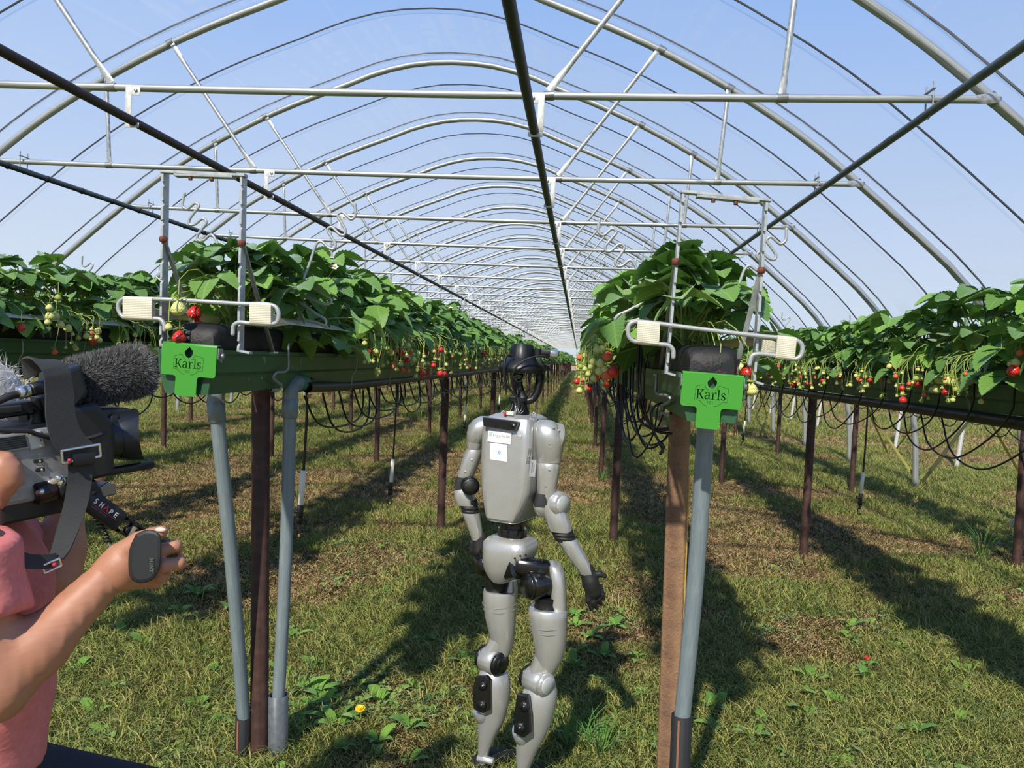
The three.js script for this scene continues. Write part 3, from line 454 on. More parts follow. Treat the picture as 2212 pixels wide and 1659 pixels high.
{ // hanging sprinklers
  const make = (x, z, yb, label) => {
    const o = thing('hanging_sprinkler', label, 'sprinkler', 'sprinklers hanging under the rows', V(x, GB, z)), L = .04;
    part('hose', tube([V(x, GB, z), V(x + .004, (GB + yb) / 2 + .2, z), V(x, yb + .25, z)], .0052, 10, 6), M.hose, o);
    part('weight_tube', cyl(V(x, yb + .26, z), V(x - .006, yb + .13, z), .0105, .0105, 12, .002), M.white, o, 'white weight tube');
    const v = part('valve', merge([cyl(V(x - .006, yb + .13, z), V(x - .008, yb + .085, z), .012, .012, 10, .002), cyl(V(x - .007, yb + .085, z), V(x - .008, yb + .06, z), .015, .013, 10, .002), cyl(V(x - .006, yb + .105, z + .004), V(x - .032, yb + .106, z + .004), .006, .008, 8, .001)]), M.blackPlastic, o);
    part('spinner', merge([cyl(V(x - .008, yb + .06, z), V(x - .008, yb + .035, z), .006, .009, 8), tube([V(x - .016, yb + .04, z), V(x - .02, yb + .018, z), V(x - .01, yb, z), V(x + .002, yb + .01, z)], .003, 12, 5)]), M.blackPlastic, o);
    part('nozzle', cyl(V(x - .008, yb + .02, z), V(x - .008, yb + .012, z), .004, .004, 8), std({ color: 0xb98a2c, roughness: .5 }), v, 'amber nozzle');
    return o;
  };
  const lb = 'sprinkler with white weight tube hanging under ' + ROWTXT.B, ld = 'sprinkler with white weight tube hanging under ' + ROWTXT.D;
  const at = (px, py, x) => { const p = atX(px, py, x); return [x, p.z, p.y]; };
  for (const [px, py, x, l] of [[650, 1166, -1.0, lb], [845, 1092, -1.0, lb], [1004, 938, -1.02, lb], [1078, 895, -1.02, lb], [1859, 1112, 1.75, ld], [1606, 962, 1.77, ld]]) make(...at(px, py, x), l);
}
// ---------- end frames and name plates ----------
const serif = await new FontLoader().loadAsync('fonts/droid/droid_serif_regular.typeface.json');
function plate(label, corners, z, back) {
  // corners: photo points of the top edge; outline in metres below it
  const tl = atZ(...corners[0], z), tr = atZ(...corners[1], z), x = tr.clone().sub(tl), w = x.length(); x.normalize();
  const y = V(-x.y, x.x, 0).normalize(), n = V(0, 0, 1), k = w / 118;         // 118 photo pixels across
  const s = new THREE.Shape(), P = (a, b) => [a * k, -b * k], r = 7;
  const rr = (pts) => { pts.forEach(([a, b, q], i) => { const [pa, pb] = pts[(i + pts.length - 1) % pts.length], [na, nb] = pts[(i + 1) % pts.length], u = (dx, dy) => { const l = Math.hypot(dx, dy); return [dx / l, dy / l]; }, [ux, uy] = u(pa - a, pb - b), [vx, vy] = u(na - a, nb - b); const A = P(a + ux * q, b + uy * q), B = P(a + vx * q, b + vy * q), Cc = P(a, b); i ? s.lineTo(...A) : s.moveTo(...A); if (q) s.quadraticCurveTo(...Cc, ...B); }); s.closePath(); };
  rr([[0, 0, .5], [118, 0, .5], [118, 64, r], [79, 64, r], [79, 106, r], [33, 106, r], [33, 64, r], [0, 64, r]]);
  const islands = [];
  const text = (t, size, cx, base, wide) => { const sh = serif.generateShapes(t, size * k); const g = new THREE.ShapeGeometry(sh); g.computeBoundingBox(); const bx = g.boundingBox, stretch = wide * k / (bx.max.x - bx.min.x), ox = cx * k - (bx.min.x + bx.max.x) / 2 * stretch; for (const q of sh) { const e = q.extractPoints(6), mv = p => new THREE.Vector2(p.x * stretch + ox, p.y - base * k); s.holes.push(new THREE.Path(e.shape.map(mv))); for (const h of e.holes) islands.push(new THREE.Shape(h.map(mv))); } };
  text('Karls', 19, 57.5, 48, 57); text('1921', 6, 57, 57, 12);
  { // strawberry cut out with its leaves
    const b = new THREE.Path(), pts = [[58, 30], [53, 27], [50, 22], [49, 17], [50, 13], [53, 11], [54.5, 9], [53, 6.5], [56, 7.5], [57.5, 6], [58, 3], [60.5, 4], [60, 6.5], [63.5, 6], [62, 9], [65.5, 11], [67, 13.5], [67.5, 17], [66, 22], [63, 27]];
    pts.forEach(([a, c], i) => i ? b.lineTo(...P(a, c * .9)) : b.moveTo(...P(a, c * .9))); b.closePath(); s.holes.push(b);
    const line = (pl, wd) => { const L = [], Rr = []; pl.forEach(([a, c], i) => { const [pa, pc] = pl[Math.max(0, i - 1)], [na, nc] = pl[Math.min(pl.length - 1, i + 1)], l = Math.hypot(na - pa, nc - pc), nx = -(nc - pc) / l * wd / 2, ny = (na - pa) / l * wd / 2; L.push(P(a + nx, (c + ny) * .97)); Rr.unshift(P(a - nx, (c - ny) * .97)); }); const q = new THREE.Path([...L, ...Rr].map(([a, c]) => new THREE.Vector2(a, c))); s.holes.push(q); };
    line([[27, 36], [27.4, 25.5], [35, 22.2], [44, 20.6], [46, 25], [49, 29], [53, 32]], .8);
    line([[64, 32], [67, 29], [70, 25], [72, 21], [80, 22.5], [90, 25.5], [90.6, 37]], .8);
    line([[27, 39], [27, 52], [37, 52.6], [40, 57], [46, 61.5], [52, 63.5]], .8);
    line([[65, 63.6], [72, 61.2], [78, 57], [80, 53], [90.3, 53.4], [90.6, 40]], .8);
  }
  const M4 = new THREE.Matrix4().makeBasis(x, y, n).setPosition(tl), o = thing('name_plate', label, 'sign', 'green name plates', tl.clone().lerp(tr, .5));
  const face = [new THREE.ExtrudeGeometry(s, { depth: .0022, bevelEnabled: false, curveSegments: 5 }), ...islands.map(i => new THREE.ExtrudeGeometry(i, { depth: .0022, bevelEnabled: false }))];
  part('face', merge(face).applyMatrix4(M4), M.sign, o);
  // rolled top edge that bends back over the gutter
  const fl = []; for (const [dy, dz] of [[0, .002], [.003, .001], [.005, -.004], [.005, -.02]]) fl.push([dy, dz]);
  part('top_fold', loft(fl.map(([dy, dz]) => [tl.clone().add(V(0, dy, dz)), tr.clone().add(V(0, dy, dz)), tr.clone().add(V(0, dy - .002, dz - .0015)), tl.clone().add(V(0, dy - .002, dz - .0015))]), true, true, 1), M.sign, o);
  for (const p of [tl, tr]) part('side_lug', slab([[0, -.002], [0, -.03], [-.022, -.04], [-.03, -.02], [-.026, -.002]].map(([dz, dy]) => p.clone().add(V(p === tl ? -.0012 : .0012, dy, dz))), V(p === tl ? -1 : 1, 0, 0), .0016, 0), M.galvDull, o);
  const b = back; part('bolt', disc(tr.clone().add(V(.006, -.022, -.016)), V(1, 0, 0), .0075, .012, .002, 10), M.bolt, o);
}
plate('green cut-out plate whose strawberry hole looks dark, on the gutter with two grey risers', [[352, 741], [470, 751]], -1.985);
plate('green cut-out plate with berries showing through its strawberry hole, by the rusty post', [[1475, 805], [1607, 816]], -1.965);

function endFrame(label, q, z, d) {
  const at = (a, b, dz = 0) => atZ(...q(a, b), z + dz), o = thing('end_frame', label, 'frame', 'steel end frames of the rows', at(...d.left[1]));
  const upright = (A, B, name) => { // flat bar on edge, notched along the edge that faces out
    const a = at(...A), b = at(...B), ax = b.clone().sub(a), Lg = ax.length(), w = .03; ax.normalize(); const dp = V(0, 0, -1).addScaledVector(ax, ax.z).normalize(), pts = [[0, 0], [w, 0], [w, Lg], [0, Lg]], nn = 9;
    for (let k = nn - 1; k >= 0; k--) { const t = Lg * (k + .62) / nn, h = Lg / nn; pts.push([0, t + h * .2], [.009, t + h * .02], [.009, t - .006], [0, t - .006]); }
    const s = new THREE.Shape(pts.map(([x, y]) => new THREE.Vector2(x, y))), g = new THREE.ExtrudeGeometry(s, { depth: .0055, bevelEnabled: true, bevelSize: .0006, bevelThickness: .0006, bevelSegments: 1 }), nx = V(0, 0, 0).crossVectors(dp, ax);
    part(name, g.applyMatrix4(new THREE.Matrix4().makeBasis(dp, ax, nx).setPosition(a.clone().addScaledVector(nx, -.0027))), M.frameSteel, o);
    part('foot', bar(b.clone().add(V(-.004, 0, -.012)), b.clone().add(V(d.foot, -.006, -.012)), V(0, 1, 0), .006, .024, 12, 12), M.frameSteel, o);
  };
  upright(d.left[0], d.left[1], 'notched_upright'); upright(d.right[0], d.right[1], 'notched_upright');
  const tA = at(...d.left[0]), tB = at(...d.right[0]);
  part('top_bar', bar(tA.clone().add(V(-.006, 0, -.008)), tB.clone().add(V(.01, 0, -.008)), V(0, 1, 0), .007, .024, 12, 12), M.frameSteel, o);
  part('top_plate', bar(tA.clone().lerp(tB, .16).add(V(0, -.008, -.006)), tA.clone().lerp(tB, .9).add(V(0, -.006, -.006)), V(0, 1, 0), .007, .026, 12, 12), M.galvDull, o);
  for (const t of [.36, .63]) part('bolt', disc(tA.clone().lerp(tB, t).add(V(0, -.014, .0)), V(0, 1, 0), .0055, .012, .001, 8), M.rustBolt, o, 'rusty bolt');
  for (const [A, B, dz, bx] of d.braces) {
    const a = at(...A, -.004), b = atX(...q(...B), bx);
    part('brace', bar(a, b, V(1, 0, .2), .013, .005, 12, 12), M.galvDull, o);
    part('brace_foot', bar(b.clone().add(V(-.018, -.004, 0)), b.clone().add(V(.014, .001, .012)), V(0, 1, 0), .005, .02, 12, 12), M.whiteSteel, o);
    part('pivot_bolt', disc(a.clone().add(V(.0, .0, .004)), V(1, 0, .5), .009, .016, .002, 10), M.rustBolt, o, 'rusty pivot bolt');
  }
  const rod = d.rod.map(([a, b, dz = .012]) => at(a, b, dz));
  for (const s of [0, 1]) { const c4 = d.wraps[s][0], e = at((c4[0][0] + c4[1][0]) / 2, (c4[0][1] + c4[3][1]) / 2 + 30, .0), t = V(d.rx + (s ? .15 : -.15), 1.478, -2.26); part('tape_lead', ribbon([e, e.clone().lerp(t, .5).add(V(0, -.004, 0)), t], [V(0, 1, 0), V(.4, .8, 0), V(.9, .38 * (s ? -1 : 1), 0)], [.03, .04, .05], .002), M.tape, o); }
  part('wire_rail', capped(rod, .0058, rod.length * 8, 10), M.wire, o, 'bent round wire rail');
  for (const [c, yb] of d.wraps) { // tape wound round the loop ends
    const P4 = c.map(([a, b]) => at(a, b, .012)), n = V(0, 0, 1), cen = P4[0].clone().add(P4[2]).multiplyScalar(.5), ux = P4[1].clone().sub(P4[0]), uy = P4[3].clone().sub(P4[0]);
    const w = ux.length(), h = uy.length(); ux.normalize(); uy.normalize();
    const rings = []; for (let k = 0; k <= 1; k++) rings.push(ring(cen.clone().addScaledVector(ux, (k - .5) * w), uy, n, h / 2 + .003, .0085, 5, 24));
    part('tape_wrap', loft(rings, true, true, .8), M.tape, o, 'cream woven tape wound round the wire');
  }
  return o;
}
const Q4 = (a, b) => [230 + a / 2.963, 340 + b / 2.963], Q5 = (a, b) => [1230 + a / 2.86, 380 + b / 2.86];
endFrame('steel end frame with notched uprights above the plate with dark strawberry hole', Q4, -2.03, {
  left: [[358, 90], [345, 1195]], right: [[862, 112], [842, 1235]], foot: .03, rx: -1.02,
  braces: [[[368, 525], [598, 1195], 0, -1.088], [[870, 550], [1066, 1250], 0, -.93]],
  rod: [[372, 1105], [370, 1070], [345, 1037], [300, 1032], [160, 1030], [110, 1022], [80, 985], [78, 935], [110, 905], [170, 903], [500, 915], [860, 937], [1040, 942], [1085, 960], [1102, 1005], [1090, 1055], [1050, 1068], [900, 1060], [850, 1056], [815, 1075], [808, 1130]],
  wraps: [[[[115, 898], [300, 905], [300, 1034], [115, 1030]]], [[[922, 938], [1058, 944], [1060, 1070], [922, 1064]]]],
});
endFrame('steel end frame with notched uprights above the plate by the rusty post', Q5, -2.01, {
  left: [[706, 95], [602, 1215]], right: [[1222, 150], [1145, 1270]], foot: .022, rx: .33,
  braces: [[[655, 530], [560, 1225], 0, .26], [[1182, 585], [1018, 1235], 0, .4]],
  rod: [[642, 1120], [640, 1075], [615, 1048], [560, 1040], [430, 1028], [380, 1010], [362, 970], [370, 920], [400, 902], [460, 903], [800, 945], [1200, 992], [1380, 1010], [1425, 1030], [1440, 1065], [1425, 1115], [1390, 1132], [1300, 1115], [1170, 1100], [1130, 1110], [1112, 1165]],
  wraps: [[[[420, 898], [558, 912], [552, 1042], [414, 1026]]], [[[1280, 990], [1398, 1004], [1388, 1134], [1268, 1118]]]],
});
{ // zigzag crop wires standing over the bags
  const zig = (label, q, z, sides, group) => {
    const o = thing('crop_wire', label, 'wire support', group, atZ(...q(...sides[0][sides[0].length - 1]), z));
    sides.forEach(p => part('zigzag_wire', capped(p.map(([a, b]) => atZ(...q(a, b), z)), .0046, p.length * 7, 8), M.wire, o));
    return o;
  };
  zig('zigzag bent crop wire behind the end frame of ' + ROWTXT.B, Q4, -2.42, [
    [[500, 230], [490, 270], [490, 318], [515, 330], [570, 292], [592, 310], [560, 355], [530, 400], [530, 428], [560, 430], [618, 392], [640, 415], [610, 460], [580, 508], [590, 532], [622, 530], [668, 495], [695, 520], [740, 690], [700, 800], [590, 845], [580, 878], [610, 890], [745, 866], [775, 880], [770, 905]],
    [[1591, 300], [1590, 378], [1565, 396], [1510, 352], [1480, 368], [1505, 420], [1530, 470], [1522, 496], [1495, 494], [1440, 446], [1415, 462], [1440, 510], [1466, 560], [1455, 586], [1428, 582], [1372, 538], [1348, 550], [1300, 680], [1265, 775], [1272, 806], [1400, 885], [1440, 915], [1420, 940], [1270, 893]],
    [[1238, 930], [1340, 1000], [1402, 1042], [1400, 1072], [1330, 1052], [1225, 1030]]]);
  zig('zigzag bent crop wire behind the end frame of ' + ROWTXT.C, Q5, -2.36, [
    [[185, 268], [180, 345], [208, 366], [265, 326], [290, 346], [258, 388], [222, 436], [226, 462], [252, 464], [312, 420], [340, 440], [312, 490], [284, 532], [296, 556], [326, 554], [375, 520], [402, 548], [440, 670], [464, 745], [450, 780], [370, 828], [292, 868], [284, 895], [308, 910], [400, 893], [470, 876], [492, 888]],
    [[1341, 330], [1334, 400], [1304, 420], [1244, 376], [1218, 396], [1246, 440], [1276, 490], [1266, 516], [1236, 510], [1178, 466], [1158, 490], [1180, 530], [1196, 566], [1166, 584], [1112, 554], [1086, 572], [1050, 660], [1008, 752], [1004, 796], [1040, 828], [1100, 862]]]);
  // the same wires further along the rows, traced from the nearest one
  const src = [[0, .34], [.002, .29], [.018, .285], [.05, .305], [.062, .295], [.03, .24], [.034, .225], [.05, .224], [.083, .245], [.094, .232], [.064, .178], [.07, .166], [.086, .167], [.112, .184], [.125, .172], [.17, .04], [.165, .02], [.08, -.03], [.078, -.045], [.12, -.045]];
  let proto = null;
  for (const [key, zs] of [['B', [-5.6, -8.4, -11.5]], ['C', [-5.4, -8.6]], ['D', [-6.2, -9.4]], ['A', [-4.1, -7]]]) for (const z of zs) {
    const x = ROWS[key], y = 1.5, lab = 'zigzag crop wire sticking out of the foliage of ' + ROWTXT[key];
    if (!proto) { proto = thing('crop_wire', lab, 'wire support', 'crop wires along the rows', V(x, y, z)); for (const s of [-1, 1]) part('zigzag_wire', capped(src.map(([a, b]) => V(x + s * (.25 - a), y + b, z)), .0045, 90, 7), M.wire, proto); }
    else copy(proto, V(x, y, z), lab);
  }
}
// ---------- strawberry plants ----------
const leafMap = tex(128, 128, (x, y) => { // veins: y runs from the stalk to the tip, x across
  const u = Math.abs(x - .5) * 2, rib = Math.exp(-((u / .05) ** 2)), v = (y * 9 - u * 3.6), side = Math.exp(-(((v - Math.round(v)) / .1) ** 2)) * (u > .04 ? .55 : 0), n = fineN(x, y);
  const t = clamp(rib * .8 + side * .5, 0, 1), b = .82 + .3 * n - .1 * Math.abs(v - Math.round(v)); return [lerp(150 * b, 196, t), lerp(196 * b, 214, t), lerp(104 * b, 140, t)];
});
const leafMat = [[.42, .54, .23], [.31, .43, .18], [.60, .69, .30], [.26, .38, .18]].map(([r, g, b]) => phy({ map: leafMap, color: new THREE.Color().setRGB(r, g, b), roughness: .92, transmission: .28, thickness: 0, clearcoat: .35, clearcoatRoughness: .42, side: THREE.DoubleSide }));
const stemMat = std({ color: 0x8d9c4a, roughness: .6 });
function leafGeo(seed, Lp, th, coarse) {
  const R = rng(seed), pos = [], uv = [], idx = [];
  // stalk: leaves the crown upwards and bows outwards
  const c = [V(0, 0, 0), V(Math.sin(th) * Lp * .25, Math.cos(th * .6) * Lp * .45, 0), V(Math.sin(th) * Lp, Math.cos(th) * Lp, 0)];
  const st = new THREE.TubeGeometry(new THREE.QuadraticBezierCurve3(...c), coarse ? 2 : 5, .0026, 3, false), end = c[2], tg = c[2].clone().sub(c[1]).normalize();
  for (let i = 0; i < st.attributes.position.count; i++) { pos.push(st.attributes.position.getX(i), st.attributes.position.getY(i), st.attributes.position.getZ(i)); uv.push(.5, .02); }
  idx.push(...st.index.array);
  // blade frame: f along the outward direction, levelled; n up
  const pitch = lerp(.55, -.5, clamp(th / 1.7, 0, 1)) + (R() - .5) * .5, roll = (R() - .5) * .7;
  const f0 = V(Math.cos(pitch), Math.sin(pitch), 0), n0 = V(-Math.sin(pitch), Math.cos(pitch), 0), s0 = V(0, 0, 1);
  const n = n0.clone().multiplyScalar(Math.cos(roll)).addScaledVector(s0, Math.sin(roll)), s = s0.clone().multiplyScalar(Math.cos(roll)).addScaledVector(n0, -Math.sin(roll));
  for (const [a, L] of [[0, .09], [1.28, .081], [-1.28, .081]]) {
    const fd = f0.clone().multiplyScalar(Math.cos(a)).addScaledVector(s, Math.sin(a)), sd = V(0, 0, 0).crossVectors(n, fd), len = L * (.9 + .25 * R()), wd = len * (.42 + .06 * R()), fold = .28 + .3 * R(), droop = .25 + .45 * R(), wave = (R() - .5) * .3, o = pos.length / 3, K = coarse ? 3 : 9;
    const put = (y, x, q) => { const h = fold * Math.abs(x) - droop * y * y / len + wave * x * y / len; const p = end.clone().addScaledVector(fd, y + len * .06).addScaledVector(sd, x).addScaledVector(n, h); pos.push(p.x, p.y, p.z); uv.push(.5 + x / wd * .5, .06 + .92 * y / len); };
    const mids = coarse ? [0, .5, 1] : [0, .3, .62, 1]; for (const t of mids) put(len * t * .985, 0);
    const prof = t => wd * Math.pow(Math.sin(Math.PI * Math.pow(clamp(t, 0, 1), .82)), .62) * (t < .12 ? t / .12 * .7 + .3 : 1);
    for (const sg of [1, -1]) {
      const b = pos.length / 3, m = coarse ? K : K * 2;
      for (let k = 0; k <= m; k++) { const t = .02 + k / m * .98, tooth = coarse ? 1 : (k % 2 ? 1.06 : .93); put(len * Math.min(1, t) * (k === m ? .985 : 1), sg * (k === m ? 0 : prof(t) * tooth)); }
      for (let k = 0; k < m; k++) { const t = (k + .5) / m, mi = mids.findIndex((q, i) => i === mids.length - 1 || t < mids[i + 1]), A = o + mi, B = b + k, C = b + k + 1; sg > 0 ? idx.push(A, B, C) : idx.push(A, C, B); const t2 = (k + 1.5) / m, m2 = mids.findIndex((q, i) => i === mids.length - 1 || t2 < mids[i + 1]); if (m2 > mi && m2 < mids.length) sg > 0 ? idx.push(o + mi, C, o + m2) : idx.push(o + mi, o + m2, C); }
    }
  }
  const g = new THREE.BufferGeometry(); g.setAttribute('position', new THREE.Float32BufferAttribute(pos, 3)); g.setAttribute('uv', new THREE.Float32BufferAttribute(uv, 2)); g.setIndex(idx); g.computeVertexNormals(); return g;
}
const leafSpecs = [[.24, .25], [.22, .5], [.25, .7], [.20, .85], [.21, 1.05], [.19, 1.25], [.18, 1.5], [.17, 1.75], [.24, .1], [.15, .6], [.2, 1.0], [.23, .45]];
const leaves = leafSpecs.map(([l, t], i) => leafGeo(100 + i, l, t, false)), leavesLow = leafSpecs.map(([l, t], i) => leafGeo(200 + i, l, t, true));
// fruit
const berryGeo = (() => { const p = []; for (let k = 0; k <= 9; k++) { const t = k / 9; p.push(new THREE.Vector2(Math.max(.0001, .0165 * Math.pow(Math.sin(Math.PI * Math.pow(t, .72)), .72)), -.036 * (1 - t))); } return new THREE.LatheGeometry(p, 14); })();
const seedTex = (base, seed) => tex(128, 128, (x, y) => { const r = Math.floor(y * 11), u = x * 16 + (r % 2) * .5, d = Math.hypot(u - Math.floor(u) - .5, (y * 11 - r - .5)), k = sstep(.26, .12, d); return [0, 1, 2].map(c => lerp(base[c], seed[c], k)); });
const seedBump = tex(128, 128, (x, y) => { const r = Math.floor(y * 11), u = x * 16 + (r % 2) * .5, d = Math.hypot(u - Math.floor(u) - .5, (y * 11 - r - .5)), v = 255 * sstep(.1, .42, d); return [v, v, v]; }, false);
const berryM = [phy({ map: seedTex([196, 18, 24], [206, 120, 60]), bumpMap: seedBump, bumpScale: .0012, roughness: .3, clearcoat: .4, clearcoatRoughness: .2 }), phy({ map: seedTex([206, 208, 128], [168, 160, 80]), bumpMap: seedBump, bumpScale: .001, roughness: .42 }), phy({ map: seedTex([214, 96, 58], [224, 170, 90]), bumpMap: seedBump, bumpScale: .0012, roughness: .35 }), phy({ map: seedTex([156, 172, 82], [130, 132, 56]), bumpMap: seedBump, bumpScale: .001, roughness: .5 })];
const calyxGeo = (() => { const pos = [], idx = []; for (let k = 0; k < 7; k++) { const a = k / 7 * 6.283, b = a + .34, c = a - .34, o = pos.length / 3; pos.push(0, .004, 0, Math.cos(b) * .007, .001, Math.sin(b) * .007, Math.cos(a) * .018, .002 + (k % 2) * .005, Math.sin(a) * .018, Math.cos(c) * .007, .001, Math.sin(c) * .007); idx.push(o, o + 1, o + 2, o, o + 2, o + 3); } const g = new THREE.BufferGeometry(); g.setAttribute('position', new THREE.Float32BufferAttribute(pos, 3)); g.setIndex(idx); g.computeVertexNormals(); return g; })();
const calyxMat = std({ color: 0x8fa63c, roughness: .7, side: THREE.DoubleSide });
const flowerGeo = (() => { const pos = [], idx = []; for (let k = 0; k < 5; k++) { const a = k / 5 * 6.283, o = pos.length / 3; pos.push(0, 0, 0); for (let j = -2; j <= 2; j++) pos.push(Math.cos(a + j * .26) * (.014 - Math.abs(j) * .002), .004 - Math.abs(j) * .001, Math.sin(a + j * .26) * (.014 - Math.abs(j) * .002)); idx.push(o, o + 2, o + 1, o, o + 3, o + 2, o, o + 4, o + 3, o, o + 5, o + 4); } const g = new THREE.BufferGeometry(); g.setAttribute('position', new THREE.Float32BufferAttribute(pos, 3)); g.setIndex(idx); g.computeVertexNormals(); return g; })();
const flowerMat = std({ color: 0xf3f3ec, roughness: .6, side: THREE.DoubleSide }), heartMat = std({ color: 0xc9b52c, roughness: .7 }), heartGeo = new THREE.SphereGeometry(.0045, 8, 5);
const plants = [];
function child(name, g, m, parent) { const o = new THREE.Mesh(g, m); o.name = name; o.castShadow = o.receiveShadow = true; parent.add(o); return o; }
function addBerry(plant, p, kind, size, R) { // p in world; hangs from a stalk to the crown
  const l = p.clone().sub(plant.position), b = child('strawberry', berryGeo, berryM[kind], plant); b.position.copy(l); b.scale.setScalar(size); b.rotation.set((R() - .5) * .5, R() * 6.28, (R() - .5) * .5);
  child('calyx', calyxGeo, calyxMat, b); return l;
}
function stalk(plant, pts) { child('fruit_stalk', tube(pts, .0016, 8, 4), stemMat, plant); }
function cluster(plant, side, R, red) {
  const edge = side * (.2 + .05 * R()), n = 3 + Math.floor(R() * 5), z0 = (R() - .5) * .2, y0 = .03 + R() * .02, hub = V(edge, y0, z0);
  stalk(plant, [V(0, .01, 0), V(side * .08, .075 + .04 * R(), z0 * .5), hub]);
  for (let k = 0; k < n; k++) {
    const q = V(edge + side * (.01 + .055 * R()), y0 - .045 - .14 * R(), z0 + (R() - .5) * .17), u = R(), kind = u < red ? 0 : u < red + .12 ? 2 : u < .75 ? 1 : 3;
    addBerry(plant, q.clone().add(plant.position), kind, (kind === 0 ? .7 : .4) + .38 * R(), R); stalk(plant, [hub, hub.clone().lerp(q, .5).add(V(side * .02, .025, 0)), q]);
  }
}
function flower(plant, R) { const a = R() * 6.28, r = .07 + .12 * R(), f = child('flower', flowerGeo, flowerMat, plant); f.position.set(Math.cos(a) * r, .2 + .1 * R(), Math.sin(a) * r); f.rotation.set((R() - .5) * 1.2 + .5, R() * 6, (R() - .5) * 1.2); const h = child('flower_heart', heartGeo, heartMat, f); h.position.y = .003; stalk(plant, [V(0, .02, 0), V(f.position.x * .5, .13, f.position.z * .5), f.position.clone()]); }
const near = { B: [-2.34, -9.2], C: [-2.3, -9.2], A: [-2.7, -6.2], D: [-2.6, -8.8] };
for (const [key, [z0, z1]] of Object.entries(near)) {
  const R = rng(4000 + key.charCodeAt(0)), x = ROWS[key];
  for (let z = z0, k = 0; z > z1; z -= .118, k++) {
    const s = k % 2 ? 1 : -1, far = -z > 6.2, p = V(x + s * .035 + (R() - .5) * .02, GT + .065, z + (R() - .5) * .05);
    const g = thing('strawberry_plant', ord(k + 1) + ' strawberry plant from the head of ' + ROWTXT[key], 'plant', 'strawberry plants of ' + ROWTXT[key], p);
    const end = k < 2 && (key === 'B' || key === 'C'), n = far ? 8 : 11 + Math.floor(R() * 3), hgt = .86 + .26 * patch(z / 9 + .3, x / 5) + (key === 'D' && z > -4.2 ? .16 : 0) + (key === 'A' ? .08 : 0);
    for (let j = 0; j < n; j++) { const ang = (s > 0 ? 0 : Math.PI) + (R() - .5) * 4.6, front = k < 3 && (key === 'B' || key === 'C') && -Math.sin(ang) > .15, o = child('leaf', leaves[j < 2 ? [0, 8][j] : front ? [0, 1, 8, 9, 11][Math.floor(R() * 5)] : Math.floor(R() * 12)], leafMat[Math.floor(R() * 4)], g); o.rotation.y = ang; const sc = (.82 + .34 * R()) * hgt; o.scale.set(sc, sc * (.9 + .15 * R()), sc); o.position.set((R() - .5) * .03, 0, (R() - .5) * .05); }
    for (let j = 0; j < (far || k % 2 ? 0 : 2); j++) { const o = child('leaf', leaves[[5, 6, 4][Math.floor(R() * 3)]], leafMat[Math.floor(R() * 4)], g); o.rotation.y = (key === 'B' || key === 'A' ? (j === 2 ? Math.PI : 0) : (j === 2 ? 0 : Math.PI)) + (R() - .5) * 1.3; const sc = .8 + .2 * R(); o.scale.set(sc, sc, sc); o.position.set(0, .035, (R() - .5) * .08); }
    if (k < 3 && (key === 'B' || key === 'C')) for (let j = 0; j < 9; j++) { const o = child('leaf', leaves[[9, 3, 9, 10, 1, 9, 4, 3, 9][j]], leafMat[Math.floor(R() * 4)], g); o.rotation.y = -Math.PI / 2 + (R() - .5) * 2.6; const sc = .85 + .3 * R(); o.scale.set(sc, sc, sc); o.position.set((R() - .5) * .08, .01 + .03 * R(), (R() - .5) * .04); }
    plants.push(g);
    // mostly pale fruit hanging over the tape, some ripe
    const vis = key === 'B' || key === 'A' ? 1 : -1;
    if (R() < (key === 'C' ? .65 : .85) && k > 2) cluster(g, vis, R, .09);
    if ((key === 'C' || key === 'B') && R() < .22 && k > 2) cluster(g, -vis, R, .12);
    if (R() < .22) flower(g, R);
  }
}
